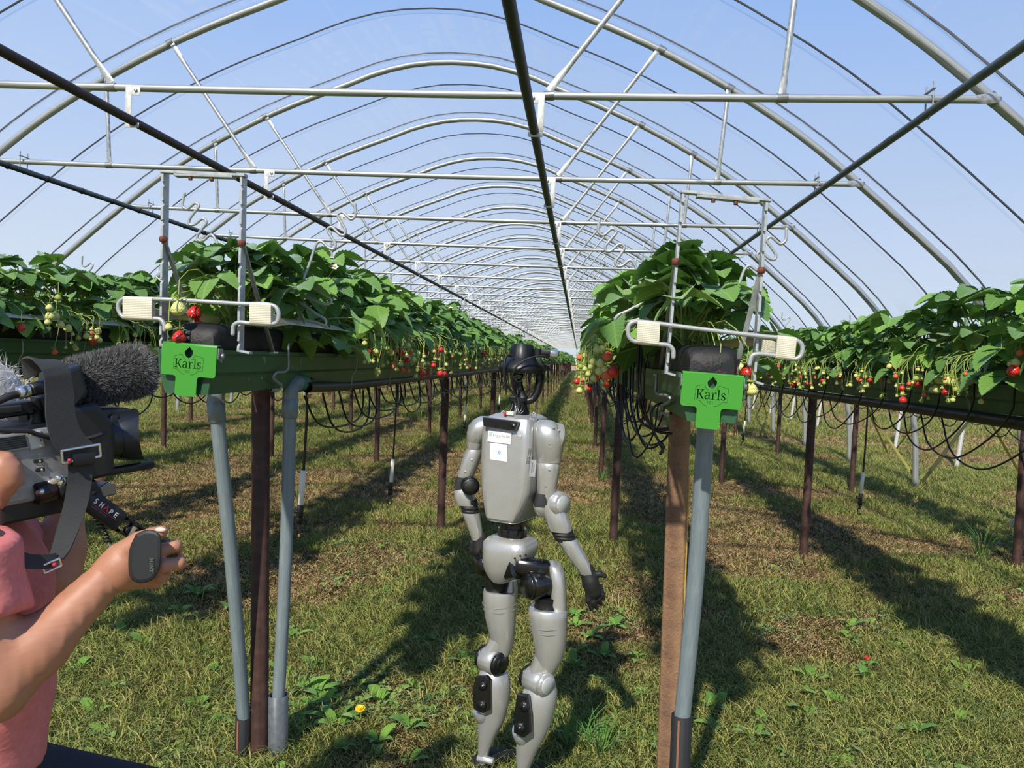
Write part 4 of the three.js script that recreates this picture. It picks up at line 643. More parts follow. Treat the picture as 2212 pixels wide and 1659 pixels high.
{ // fruit seen singly in the picture: [px, py, z or row plane, kind, size]
  const R = rng(606), add = (key, off, list) => { for (const [px, py, kind, size] of list) { const p = off < -1 ? atZ(px, py, off) : atX(px, py, ROWS[key] + off); let best = null; for (const g of plants) if (g.userData.group.endsWith(ROWTXT[key]) && (!best || Math.abs(g.position.z - p.z) < Math.abs(best.position.z - p.z))) best = g; const top = p.clone().add(V(0, .03 * size / 2, 0)), l = addBerry(best, top, kind, size, R); const o = Math.sign(off || 1); stalk(best, [V(0, .02, 0), V(l.x * .6, Math.max(l.y + .09, .07), l.z * .7), V(l.x, l.y + .05, l.z), l]); } };
  add('C', -2.42, [[1315, 768, 2, 1.05], [1322, 800, 0, 1.15], [1297, 782, 1, .85], [1303, 796, 1, 1.0], [1310, 807, 2, 1.0], [1281, 779, 1, .7], [1290, 752, 1, .8], [1300, 752, 1, .7], [1293, 800, 1, .8], [1283, 815, 1, .6], [1270, 806, 1, .55], [1262, 795, 1, .5], [1255, 790, 3, .5], [1288, 812, 0, .5], [1276, 790, 1, .6]]);
  add('C', .1, [[1612, 800, 0, 1.1], [1623, 838, 1, 1.0], [1598, 790, 1, .8]]);
  add('C', .02, [[1520, 803, 0, .6], [1554, 796, 0, .9], [1532, 818, 1, .9], [1545, 822, 0, .9]]);
  add('B', -.03, [[388, 726, 0, 1.1], [412, 733, 0, 1.15], [422, 672, 0, 1.15], [424, 698, 0, 1.0], [385, 662, 1, 1.2], [419, 728, 0, .9], [364, 704, 1, .6]]);
  add('B', .23, [[817, 754, 0, 1.2], [845, 760, 1, .9], [851, 755, 0, .95], [867, 758, 0, .95], [876, 769, 1, 1.2], [885, 757, 1, 1.0], [912, 782, 1, 1.3], [925, 760, 0, .9], [931, 783, 0, 1.0], [935, 757, 0, .8], [958, 768, 1, .9], [962, 760, 1, .9]]);
  add('D', -.235, [[1679, 803, 0, 1.0], [1723, 825, 0, .9], [1730, 812, 0, .8], [1713, 829, 0, .9], [1868, 790, 1, 1.2], [1876, 806, 1, 1.2], [1857, 818, 2, 1.1], [1863, 834, 1, 1.0], [1838, 830, 1, .8], [1873, 830, 1, 1.0], [1935, 791, 0, 1.2], [1948, 772, 1, 1.2], [1920, 790, 1, .9], [1946, 786, 1, .8], [1983, 824, 0, 1.25], [1988, 814, 1, 1.0], [1973, 790, 0, 1.1], [2042, 845, 0, 1.0], [2022, 838, 1, 1.2], [2031, 816, 1, 1.4], [2046, 820, 1, 1.2], [2054, 823, 1, 1.0], [2077, 831, 1, 1.2], [2012, 840, 1, .9], [2190, 797, 0, 1.4], [2186, 783, 1, .9], [2194, 780, 1, .9], [2163, 760, 1, .8], [2207, 728, 1, 1.0], [2204, 760, 2, .8]]);
  add('A', .23, [[201, 733, 0, 1.2], [186, 724, 1, .9], [199, 720, 2, .9], [215, 733, 1, .8], [214, 713, 1, 1.0], [133, 700, 1, 1.0], [149, 707, 1, 1.1], [110, 680, 1, 1.2], [121, 680, 1, 1.1], [107, 663, 1, .9], [126, 641, 3, .9], [102, 694, 1, .8], [335, 760, 1, .9], [344, 768, 0, .9], [326, 752, 3, .8], [45, 705, 0, 1.0]]);
}
{ // the rest of the rows, too far to tell the plants apart
  const spots = leavesLow.map(() => []), R = rng(7000), bs = [[], [], []];
  const run = (x, z0, z1, per, sc, fruit) => { const n = Math.floor((z0 - z1) * per); for (let i = 0; i < n; i++) { const z = z0 + (z1 - z0) * (i + R()) / n; spots[Math.floor(R() * 12)].push([x + (R() - .5) * .12, GT + .06, z, R() * 6.283, sc * (.8 + .35 * R()) * (.9 + .2 * patch(z / 9 + .3, x / 5)), R()]); if (fruit && R() < fruit) bs[R() < .14 ? 0 : R() < .2 ? 2 : 1].push([x + (R() < .5 ? -1 : 1) * (.17 + .05 * R()), GT + .08 - .16 * R(), z, .6 + .5 * R()]); } };
  for (const k of ['B', 'C', 'D', 'A']) { run(ROWS[k], near[k][1], -22, 78, 1, .16); run(ROWS[k], -22, -50, 42, 1.25, .14); run(ROWS[k], -50, FAR + 1, 16, 1.8, .12); }
  for (const k of ['A2', 'A3', 'A4', 'E']) { run(ROWS[k], -2.6, -14, 46, 1.1, 0); run(ROWS[k], -14, -40, 18, 1.6, 0); }
  run(ROWS.A, -2.2, -2.7, 70, 1, 0); run(ROWS.D, -2.2, -2.6, 70, 1, 0);
  const m4 = new THREE.Matrix4(), q = new THREE.Quaternion(), e = new THREE.Euler(), c = new THREE.Color();
  const mat = phy({ map: leafMap, color: 0xffffff, roughness: .92, transmission: .28, thickness: 0, clearcoat: .3, clearcoatRoughness: .45, side: THREE.DoubleSide });
  spots.forEach((s, k) => { const im = new THREE.InstancedMesh(leavesLow[k], mat, s.length); im.name = numbered('strawberry_foliage'); s.forEach(([x, y, z, a, sc, r], i) => { m4.compose(V(x, y, z), q.setFromEuler(e.set(0, a, 0)), V(sc, sc, sc)); im.setMatrixAt(i, m4); c.setRGB(lerp(.27, .58, r), lerp(.39, .67, r), lerp(.18, .29, r)); im.setColorAt(i, c); }); im.castShadow = im.receiveShadow = true; scene.add(im); tag(im, 'dense green strawberry foliage along the far lengths of the rows', 'foliage', 'foliage of the far rows', 'stuff'); });
  bs.forEach((s, k) => { const im = new THREE.InstancedMesh(berryGeo, berryM[k], s.length); im.name = numbered('distant_fruit'); s.forEach(([x, y, z, sc], i) => { m4.compose(V(x, y, z), q.identity(), V(sc, sc, sc)); im.setMatrixAt(i, m4); }); im.castShadow = true; scene.add(im); tag(im, ['small red ripe strawberries', 'small pale unripe strawberries', 'small orange half-ripe strawberries'][k] + ' along the far lengths of the rows', 'fruit', undefined, 'stuff'); });
}
// ---------- weeds on the ground ----------
{
  const wl = (seed, L, w, rise) => { const pos = [], uv = [], idx = [], n = 6; for (let k = 0; k <= n; k++) { const t = k / n, x = L * t, y = rise * Math.sin(t * 2.2) * L * .8, ww = w * Math.pow(Math.sin(Math.PI * clamp(.06 + t * .94, 0, 1)), .8) * (t < .3 ? .35 + t * 2 : 1); pos.push(x, y + ww * .25, ww, x, y, 0, x, y + ww * .25, -ww); uv.push(0, t, .5, t, 1, t); if (k) { const o = (k - 1) * 3; idx.push(o, o + 3, o + 1, o + 1, o + 3, o + 4, o + 1, o + 4, o + 2, o + 2, o + 4, o + 5); } } const g = new THREE.BufferGeometry(); g.setAttribute('position', new THREE.Float32BufferAttribute(pos, 3)); g.setAttribute('uv', new THREE.Float32BufferAttribute(uv, 2)); g.setIndex(idx); g.computeVertexNormals(); return g; };
  const geos = [wl(1, .1, .018, .4), wl(2, .075, .02, .55), wl(3, .055, .014, .7), wl(4, .13, .02, .3)], mats = [[.46, .6, .2], [.3, .46, .16], [.58, .68, .24]].map(c => phy({ map: leafMap, color: new THREE.Color().setRGB(...c), roughness: .9, transmission: .3, thickness: 0, side: THREE.DoubleSide })), R = rng(8080);
  const weed = (p, s, n, kind) => { const o = thing('broadleaf_weed', kind ? 'low rosette of jagged dandelion leaves in the lawn' : 'small rosette of broad green weed leaves in the lawn', 'weed', kind ? 'dandelion rosettes in the lawn' : 'broadleaf weeds in the lawn', p); for (let j = 0; j < n; j++) { const l = child('leaf', geos[kind ? 3 : Math.floor(R() * 3)], mats[Math.floor(R() * 3)], o); l.rotation.set(0, j / n * 6.283 + R(), (R() - .3) * .5); l.scale.setScalar(s * (.7 + .5 * R())); } return o; };
  const spots = [[80, 1420], [450, 1550], [300, 1400], [230, 1480], [160, 1540], [340, 1340], [480, 1300], [430, 1440], [660, 1450], [700, 1480], [740, 1510], [690, 1560], [820, 1500], [880, 1470], [900, 1440], [850, 1590], [980, 1560], [930, 1620], [760, 1620], [860, 1300], [970, 1400], [1250, 1400], [1290, 1340], [1320, 1520], [1340, 1480], [1300, 1570], [1370, 1500], [1350, 1420], [1240, 1450], [1560, 1520], [1600, 1560], [1620, 1620], [1700, 1530], [1760, 1500], [1830, 1580], [1900, 1500], [1980, 1600], [2060, 1560], [2120, 1480], [1680, 1650], [1800, 1650], [2000, 1640], [1900, 1420], [480, 1600], [120, 1480], [1380, 1590], [1490, 1620], [1880, 1370], [1750, 1600], [240, 1590], [560, 1700], [640, 1360]];
  const used = []; for (const [px, py] of spots) for (let k = 0; k < 5; k++) { const p = atY(px + (R() - .5) * 110, py + (R() - .5) * 56); if (used.some(q => q.distanceTo(p) < .13)) continue; used.push(p); weed(p, .6 + .5 * R(), 5 + Math.floor(R() * 4), 0); }
  for (const [px, py] of [[720, 1560], [700, 1530], [640, 1500], [1010, 1440]]) weed(atY(px, py), .95, 9, 1);
  const dp = atY(777, 1562), d = thing('dandelion', 'yellow dandelion flower open in the grass', 'flower', undefined, dp), y0 = .055;
  part('stalk', tube([dp.clone(), dp.clone().add(V(.004, .03, 0)), dp.clone().add(V(0, y0, .002))], .0018, 8, 5), stemMat, d);
  const pet = []; for (let r = 0; r < 3; r++) for (let k = 0; k < 18; k++) { const a = k / 18 * 6.283 + r * .2, L = .0195 - r * .005, e = .15 + r * .45; pet.push(new THREE.BoxGeometry(L, .0008, .0034).translate(L / 2, 0, 0).rotateZ(e).rotateY(a)); }
  part('petals', merge(pet).rotateX(.35).translate(dp.x, dp.y + y0, dp.z + .002), std({ color: 0xf0bf12, roughness: .6 }), d);
  // tall tussocks at post feet
  const blade = (R, h) => { const a = R() * 6.283, l = h * (.4 + .7 * R()), b = V(Math.cos(a) * .03 * R(), 0, Math.sin(a) * .03 * R()), t = b.clone().add(V(Math.cos(a) * l, h * (.6 + .4 * R()), Math.sin(a) * l)), m = b.clone().lerp(t, .5).add(V(0, h * .25, 0)); return ribbon([b, m, t], [V(-Math.sin(a), 0, Math.cos(a)), V(-Math.sin(a), 0, Math.cos(a)), V(-Math.sin(a), 0, Math.cos(a))], [.005, .004, .001], .0006); };
  for (const [px, py, h, n] of [[2120, 1205, .26, 46], [715, 945, .2, 34], [1240, 1625, .17, 40], [1290, 1640, .15, 34], [380, 935, .18, 26], [1300, 1040, .16, 26], [640, 1075, .14, 22]]) { const p = atY(px, py), list = []; for (let k = 0; k < n; k++) list.push(blade(R, h)); solo('grass_tussock', merge(list).translate(p.x, p.y, p.z), mats[1], 'tall loose grass tussock standing up from the lawn', 'grass tussock', 'grass tussocks', undefined, p); }
  for (const [px, py] of [[1876, 1433]]) { const p = atY(px, py), b = solo('fallen_strawberry', berryGeo.clone().rotateX(1.3).translate(0, .02, 0), berryM[0], 'single red strawberry lying in the grass', 'strawberry'); b.position.copy(p); }
  const dl = mats[0].clone(); const brown = std({ color: 0x8a5f42, roughness: .85, side: THREE.DoubleSide });
  [[470, 1487], [905, 1420], [955, 1530], [640, 1285], [752, 1040], [1660, 1400], [1040, 1360], [330, 1250], [1975, 1345]].forEach(([px, py]) => { const p = atY(px, py), o = solo('fallen_leaf', geos[1].clone(), brown, 'dry brown leaf lying on the lawn', 'leaf', 'fallen leaves on the lawn'); o.position.copy(p).add(V(0, .02, 0)); o.rotation.set(R() - .5, R() * 6, R() - .5); o.scale.setScalar(.6); });
}
// ---------- humanoid robot, seen from behind ----------
{
  const silver = phy({ map: (() => { const f = fbm(151, 5, 3), s = noise2(152, 256), l = noise2(153, 90); return tex(256, 256, (x, y) => { const v = 168 + 14 * f(x, y) + 7 * s(x, y) + (l(x * 2.2 + y, y * .35) > .965 ? 32 : 0); return [v, v * 1.003, v * .99]; }, true, 4); })(), metalness: .55, roughness: .34, clearcoat: .2, clearcoatRoughness: .3 });
  const black = phy({ color: 0x0b0c0d, roughness: .28, clearcoat: .4, clearcoatRoughness: .2 }), satin = std({ color: 0x131516, roughness: .4, metalness: .2 }), rubber = std({ color: 0x141415, roughness: .62 }), chrome = std({ color: 0xc9cac8, metalness: .9, roughness: .22 });
  const screwM = std({ color: 0x85888a, metalness: .4, roughness: .45 });
  const padM = std({ color: 0x2b2d2e, roughness: .55 });
  const ZR = -2.55, S = (px, py, dz = 0) => atZ(px, py, ZR + dz), U = 1 / 672;   // metres to a photo pixel at the robot
  const r = V(.927, 0, .375), b = V(-.375, 0, .927), X = V(1, 0, 0), Y = V(0, 1, 0), Z = V(0, 0, 1), dirOf = a => V(...a).normalize();
  const base = S(1100, 1690, .0).setY(0);
  const R0 = thing('humanoid_robot', 'silver and black humanoid robot walking away between the rows', 'robot', undefined, base);
  const P = (name, g, m, parent = R0, label) => part(name, g, m, parent, label);
  // rows [photo y, photo x of centre, half width px, half depth px, exponent]
  const stack = (rows, dz, ax = X, az = Z, n = 24, ang = .7) => loft(rows.map(([py, px, hw, hd = hw, e = 2.4, ddz = 0]) => ring(S(px, py, dz + ddz), ax, az, hw * U, hd * U, e, n)), true, true, ang);
  // screws sunk in the shells: [px, py, dz]
  const zOn = (rows, px, py) => { const q = [...rows].sort((a, c) => a[0] - c[0]); let i = 0; while (i < q.length - 2 && py > q[i + 1][0]) i++; const a = q[i], c = q[i + 1], t = clamp((py - a[0]) / (c[0] - a[0] || 1), 0, 1), m = k => lerp(a[k], c[k] ?? a[k], t), e = a[4] ?? 2.4; return (m(3) ?? m(2)) * U * Math.pow(Math.max(0, 1 - Math.abs((px - m(1)) / m(2)) ** e), 1 / e); };
  const screws = (list, parent, n = Z, rad = .0038) => list.forEach(([px, py, dz]) => P('screw', disc(S(px, py, dz), n, rad, .003, .0008, 10), screwM, parent));
  // --- torso ---
  const TS = [[1118, 1107, .050, .086, 6], [1112, 1107, .057, .096, 6], [1088, 1110, .07, .098, 6], [1052, 1114, .087, .098, 6], [1000, 1116, .092, .097, 6], [940, 1117, .092, .094, 6], [916, 1118, .09, .09, 5.5], [901, 1119, .08, .08, 5], [894, 1120, .062, .062, 4]];
  const torso = P('torso', loft(TS.map(([py, px, hx, hz, e]) => ring(S(px, py), r, b, hx, hz, e, 48)), true, true, .6), silver);
  const surf = (th, o = 0) => TS.slice(0, 8).map(([py, px, hx, hz, e]) => { const c = Math.cos(th), s = Math.sin(th); return S(px, py).addScaledVector(r, (hx + o) * Math.sign(c) * Math.abs(c) ** (2 / e)).addScaledVector(b, (hz + o) * Math.sign(s) * Math.abs(s) ** (2 / e)); });
  P('side_seam', tube(surf(.42), .0011, 40, 5), std({ color: 0x5a5c5c, roughness: .5 }), torso);
  P('bottom_rim', tube(TS.slice(0, 1).flatMap(([py, px, hx, hz, e]) => { const q = ring(S(px, py), r, b, hx + .003, hz + .003, e, 48); return [...q, q[0]]; }), .0022, 140, 5), chrome, torso);
  const bo = S(1117, 1000).addScaledVector(b, .0975), onB = (px, py, o = 0) => onPlane(px, py, bo.clone().addScaledVector(b, o), b);
  const quad = (c4, m, name, o, lab) => { const p = c4.map(([x, y]) => onB(x, y, o)), g = new THREE.BufferGeometry(); g.setAttribute('position', new THREE.Float32BufferAttribute(p.flatMap(q => [q.x, q.y, q.z]), 3)); g.setAttribute('uv', new THREE.Float32BufferAttribute([0, 1, 1, 1, 1, 0, 0, 0], 2)); g.setIndex([0, 3, 2, 0, 2, 1]); g.computeVertexNormals(); return P(name, g, m, torso, lab); };
  const paper = (w, h, draw) => std({ map: canvasTex(w, h, (c, W2, H2) => { c.fillStyle = '#f2f3f5'; c.fillRect(0, 0, W2, H2); draw(c, W2, H2); }), roughness: .5, side: THREE.DoubleSide });
  quad([[1055, 930.5], [1105, 935], [1103.5, 960], [1053, 953.5]], paper(512, 256, (c) => { c.fillStyle = '#1a9c78'; c.fillRect(22, 18, 74, 112); c.strokeStyle = '#f2f3f5'; c.lineWidth = 9; for (let k = 0; k < 6; k++) { c.beginPath(); c.moveTo(18, 62 + k * 24 - 30); c.lineTo(100, 16 + k * 24 - 30); c.stroke(); } c.fillStyle = '#3a3c3e'; c.font = '98px sans-serif'; c.fillText('Fraunhofer', 104, 132, 392); c.font = '40px sans-serif'; c.fillText('IGP', 430, 226); }), 'sticker', .0008, 'white sticker reading Fraunhofer IGP');
  quad([[1058.5, 956.5], [1096, 961], [1095, 997.5], [1058, 992]], paper(512, 512, (c) => { c.fillStyle = '#eeeef6'; c.fillRect(0, 0, 512, 512); c.fillStyle = '#54586a'; c.font = '46px sans-serif'; c.fillText('Universität', 36, 250, 190); c.fillText('Rostock', 90, 300, 136); c.fillStyle = '#3f8fd2'; c.beginPath(); c.ellipse(285, 262, 40, 60, 0, 0, 7); c.fill(); c.strokeStyle = '#cfe4f6'; c.lineWidth = 5; c.beginPath(); c.ellipse(285, 262, 26, 42, 0, 0, 7); c.stroke(); c.fillStyle = '#cfe4f6'; c.fillRect(279, 235, 12, 56); c.fillStyle = '#3f8fd2'; c.font = '22px sans-serif'; c.fillText('Traditio et Innovatio', 338, 296, 140); }), 'sticker', .0008, 'white sticker with blue university seal');
  for (const [px, py] of [[1049, 1056], [1104, 1070], [1122, 944]]) P('cap_dot', disc(onB(px, py, px < 1060 ? -.0046 : px > 1115 ? -.0034 : -.0022), b, .0078, .003, .001, 18), std({ color: 0xb9bcba, metalness: .3, roughness: .4 }), torso);
  { // barcode sticker and vents on the side panel
    const so = S(1116, 1000).addScaledVector(r, .0928), onR = (px, py, o = 0) => onPlane(px, py, so.clone().addScaledVector(r, o), r);
    const p = [[1146, 993], [1158.5, 993], [1155.5, 1030], [1142, 1029]].map(([x, y]) => onR(x, y, .001)), g = new THREE.BufferGeometry(); g.setAttribute('position', new THREE.Float32BufferAttribute(p.flatMap(q => [q.x, q.y, q.z]), 3)); g.setAttribute('uv', new THREE.Float32BufferAttribute([0, 1, 1, 1, 1, 0, 0, 0], 2)); g.setIndex([0, 3, 2, 0, 2, 1]); g.computeVertexNormals();
    P('sticker', g, paper(128, 384, (c) => { c.fillStyle = '#222'; for (let k = 0; k < 30; k++) c.fillRect(38, 60 + k * 8, 26, 2 + (k * 7) % 5); c.fillRect(80, 90, 6, 190); c.fillRect(94, 110, 4, 150); }), torso, 'cream barcode sticker');
    for (let k = 0; k < 11; k++) for (let j = 0; j < 2; j++) P('vent_hole', boxAt(onR(1143.5 - k * .55 + j * 4, 970 + k * 3.05, .0006), V(.375, 0, -.927), Y, r, .004, .0022, .003, .0006), black, torso);
  }
  const bar0 = P('sensor_bar', slab([[1051, 902.5], [1112, 911], [1121.5, 913], [1117, 926], [1108, 927], [1052, 917.5]].map(([x, y]) => onB(x, y, -.006)), b, .018, .003), black, torso);
  P('lens_window', disc(onB(1107, 918.5, .0145), b, .0075, .004, .001, 20), satin, bar0); P('lens', disc(onB(1110, 918.5, .0165), b, .0024, .004, .0005, 12), chrome, bar0);
  for (const px of [1084, 1154]) P('lifting_eye', tube([S(px - 5.5, 905, .05), S(px - 5.5, 895, .05), S(px, 890, .05), S(px + 5.5, 895, .05), S(px + 5.5, 907, .05)].map(p => p.addScaledVector(Z, px > 1100 ? .02 : -.05)), .0022, 24, 8), chrome, torso);
  // --- neck and head ---
  const neck = P('neck', merge([stack([[906, 1110, 43, 36, 3], [899, 1110, 36, 32, 3], [893, 1118, 26, 26], [884, 1121, 20, 20], [872, 1121, 17, 18], [864, 1119, 17, 18]], .0), stack([[866, 1120, 20, 19, 4], [858, 1120, 19, 19, 4]], .0), stack([[860, 1131, 14, 12], [850, 1127, 8, 9], [836, 1124, 7, 8], [824, 1121, 7, 8]], -.005)]), satin);
  P('control_box', boxAt(S(1104, 893, .06), r, Y, b, .026, .012, .02, .002), std({ color: 0xc9c9c0, roughness: .5 }), neck); P('red_label', boxAt(S(1092, 894, .062), r, Y, b, .008, .01, .016, .001), std({ color: 0xb02a30, roughness: .5 }), neck);
  for (const [x1, y1, x2, y2] of [[1100, 890, 1107, 872], [1112, 891, 1112, 866], [1124, 893, 1132, 884], [1120, 892, 1127, 880]]) P('wire', tube([S(x1, y1, .05), S((x1 + x2) / 2 + 2, (y1 + y2) / 2, .052), S(x2, y2, .03)], .0012, 10, 5), chrome, neck);
  const head = P('head_shell', merge([
    stack([[805, 1127, 49, 46, 2.1], [801, 1127, 50.5, 48, 2.1], [795, 1127.5, 50, 48, 2.1], [786, 1128, 43, 42, 2.1], [778, 1128, 36, 36, 2], [773, 1128, 31.5, 31.5, 2]], -.01, X, Z, 40),
    (() => { // face hoop: a bow from the brim down to the neck, on the far right side
      const c = [[1163, 797], [1167, 812], [1165, 830], [1160, 848], [1150, 862], [1138, 866], [1124, 864]], pts = c.map(([x, y], i) => S(x, y, -.03 + i * .004));
      const cv = new THREE.CatmullRomCurve3(pts), N = 24, rings = []; for (let k = 0; k <= N; k++) { const p = cv.getPointAt(k / N), t = cv.getTangentAt(k / N), [ax, ay] = frame(t, Z); const w = lerp(10, 7.5, k / N); rings.push(ring(p, ax, ay, 24 * U * lerp(1, .65, k / N), w * U, 3, 16)); } return loft(rings, true, true, .8); })()]), satin);
  P('head_cap', stack([[774, 1128, 30.5, 30.5, 2], [771, 1128, 30, 30, 2], [746, 1128.5, 24, 24, 2], [743.5, 1128.5, 22, 22, 2], [743, 1128.5, 12, 12, 2]], -.01, X, Z, 36, .5), satin, head);
  P('lidar', new THREE.SphereGeometry(.0175, 20, 14, 0, 6.3, 1.2, 2).translate(...S(1120, 811, -.005).toArray()), phy({ color: 0x0d2a24, roughness: .08, clearcoat: 1 }), head, 'dark green glass lidar dome');
  const cam = P('camera_mount', merge([stack([[771, 1162, 9, 8, 4], [753, 1162, 9, 8, 4]], .0), bar(S(1160, 761, 0), S(1185, 763, 0), Y, .02, .018, 8)]), black, head);
  P('action_camera', merge([limb(S(1168, 761, .012), S(1196, 764, .012), Y, [[0, .006, .006, 4], [.05, .0115, .011, 5], [1, .012, .0115, 5]], 20), ]), satin, head);
  P('camera_cap', limb(S(1189, 763.5, .012), S(1208, 766, .012), Y, [[0, .0145, .0145, 3], [.6, .015, .015, 2.4], [.9, .0125, .0125], [1, .006, .006]], 20), chrome, head, 'silver camera housing');
  P('cable', tube([S(1108, 770, .05), S(1101, 765, .055), S(1094, 769, .06), S(1089.5, 785, .07), S(1089, 805, .07), S(1093, 828, .06), S(1103, 843, .045), S(1114, 855, .04), S(1120, 866, .04), S(1121, 882, .045)], .0042, 50, 8), rubber, head);
  P('cable', tube([S(1113, 852, .042), S(1107, 830, .06), S(1108, 808, .074), S(1116, 792, .078), S(1132, 779, .075), S(1150, 772, .068), S(1168, 769.5, .055), S(1183, 773, .04), S(1192, 783, .03), S(1188, 789.5, .03), S(1178, 787, .03), S(1169, 779, .03), S(1168, 771, .03)], .0034, 80, 8), rubber, head);
  // --- waist and pelvis ---
  P('waist', merge([stack([[1116, 1109, 29, 28, 5], [1130, 1108, 28, 26, 5]].reverse(), 0, r, b), stack([[1145, 1106, 27, 26, 3], [1128, 1106, 27, 26, 3]], 0), stack([[1168, 1107, 31, 30, 2], [1165, 1107, 32, 31, 2], [1143, 1107, 32, 31, 2], [1140, 1107, 31, 30, 2]], 0, X, Z, 32)]), black);
  P('waist_latch', boxAt(S(1124, 1153, .04), r, Y, b, .012, .022, .014, .003), satin);
  const pelvis = P('pelvis', stack([[1254, 1084, 18, 26, 2.5], [1244, 1086, 30, 34, 2.6], [1226, 1091, 43, 42, 3], [1205, 1098, 51, 48, 3.4], [1185, 1103, 54, 50, 4], [1170, 1104, 53, 47, 4.5], [1161, 1105, 46, 40, 4.5], [1157, 1105, 34, 32, 4]], 0, r, b, 40, .7), silver);
  screws([[1106, 1183, .0735]], pelvis, Z, .004);
  // --- legs ---
  const leg = (sd, o) => {
    const dz = o.dz, g = {};
    const A = dirOf(o.hipAxis);
    const hip = P('hip_actuator', merge([disc(S(...o.hip, dz + .035).addScaledVector(A, o.hipL / 2), A, o.hipR * U, o.hipL, .006, 36), disc(S(...o.hip, dz + .035).addScaledVector(A, -.002), A, o.hipR * U * .84, .012, .003, 32), ...o.casing.map(([p, q, w, h]) => limb(S(...p), S(...q), Y, [[0, h * U * .4, w * U * .4, 3], [.08, h * U / 2, w * U / 2, 3], [.92, h * U / 2, w * U / 2, 3], [1, h * U * .4, w * U * .4, 3]], 28))]), black);
    o.hipBolts.forEach(([px, py, z]) => P('bolt', disc(S(px, py, z), b, .003, .006, .0008, 8), satin, hip));
    P('thigh_sleeve', stack(o.sleeve, dz), satin);
    const th = P('thigh', o.shell ? merge([stack(o.thigh, dz), stack(o.shell, dz - .015)]) : stack(o.thigh, dz), silver);
    for (const [py, k] of o.seams) { const row = k; P('seam', tube([...Array(17)].map((_, i) => { const t = Math.PI * (i / 16); return S(row[0] + Math.cos(t) * (row[1] + .6), py + 4 * Math.sin(t), dz).addScaledVector(Z, (row[2] + .8) * U * Math.sin(t)); }), .0011, 30, 5), std({ color: 0x77797a, roughness: .4 }), th); }
    const K = dirOf(o.kneeAxis), kc = S(...o.knee, dz + .01);
    P('knee_housing', disc(kc, K, o.kneeR * U, o.kneeL, .006, 32), silver);
    P('knee_neck', stack(o.kneeNeck, dz), silver);
    P('knee_disc', disc(kc.clone().addScaledVector(K, o.kneeL / 2 + .006), K, o.kneeR * U * .92, .018, .005, 36), o.discMat === 'silver' ? silver : satin);
    if (o.discMat === 'silver') P('knee_cap', disc(kc.clone().addScaledVector(K, o.kneeL / 2 + .0165), K, o.kneeR * U * .7, .003, .001, 32), std({ color: 0xb4b7b5, metalness: .3, roughness: .42 }));
    P('knee_disc', disc(kc.clone().addScaledVector(K, -o.kneeL / 2 - .006), K, o.kneeR * U * .92, .02, .005, 36), satin);
    if (o.discMat !== 'silver') P('knee_cap', disc(kc.clone().addScaledVector(K, o.kneeL / 2 + .017), K, o.kneeR * U * .72, .004, .001, 6), black);
    const sh = P('shin', stack(o.shin, dz), silver);
    const n = dirOf(o.coverN), cp = S(...o.cover[0], dz + o.coverOut), cov = P('calf_cover', slab(o.cover.map(([x, y]) => onPlane(x, y, cp, n)), n, .012, .004), black, sh);
    o.coverDiscs.forEach(([x, y, q]) => { P('motor_cap', disc(onPlane(x, y, cp.clone().addScaledVector(n, .018), n), n, q * U, .012, .003, 24), satin, cov); P('bolt', disc(onPlane(x, y, cp.clone().addScaledVector(n, .026), n), n, .003, .006, .001, 8), chrome, cov); });
    P('calf_lip', stack(o.lip, dz), silver, sh);
    P('ankle', merge([stack(o.ankle, dz), disc(S(...o.ankleC, dz + .02), V(1, 0, .3), .012, .06, .003, 18)]), silver);
    P('foot', (() => { const h = S(...o.heel, dz), f = o.footDir, y0 = 0; const rows = [[-.02, .022, .03], [.0, .034, .05], [.05, .036, .06], [.1, .04, .05], [.16, .042, .034], [.2, .03, .02]]; const rt = V(-f.z, 0, f.x); return loft(rows.map(([t, w, hh]) => ring(V(h.x, hh / 2 + .002, h.z).addScaledVector(f, t), rt, Y, w, hh / 2, 3, 20)), true, true, 1); })(), rubber);
    screws(o.screws.map(([x, y]) => [x, y, dz + zOn(o.shin, x, y) - .0004]), sh, Z, .003);
  };
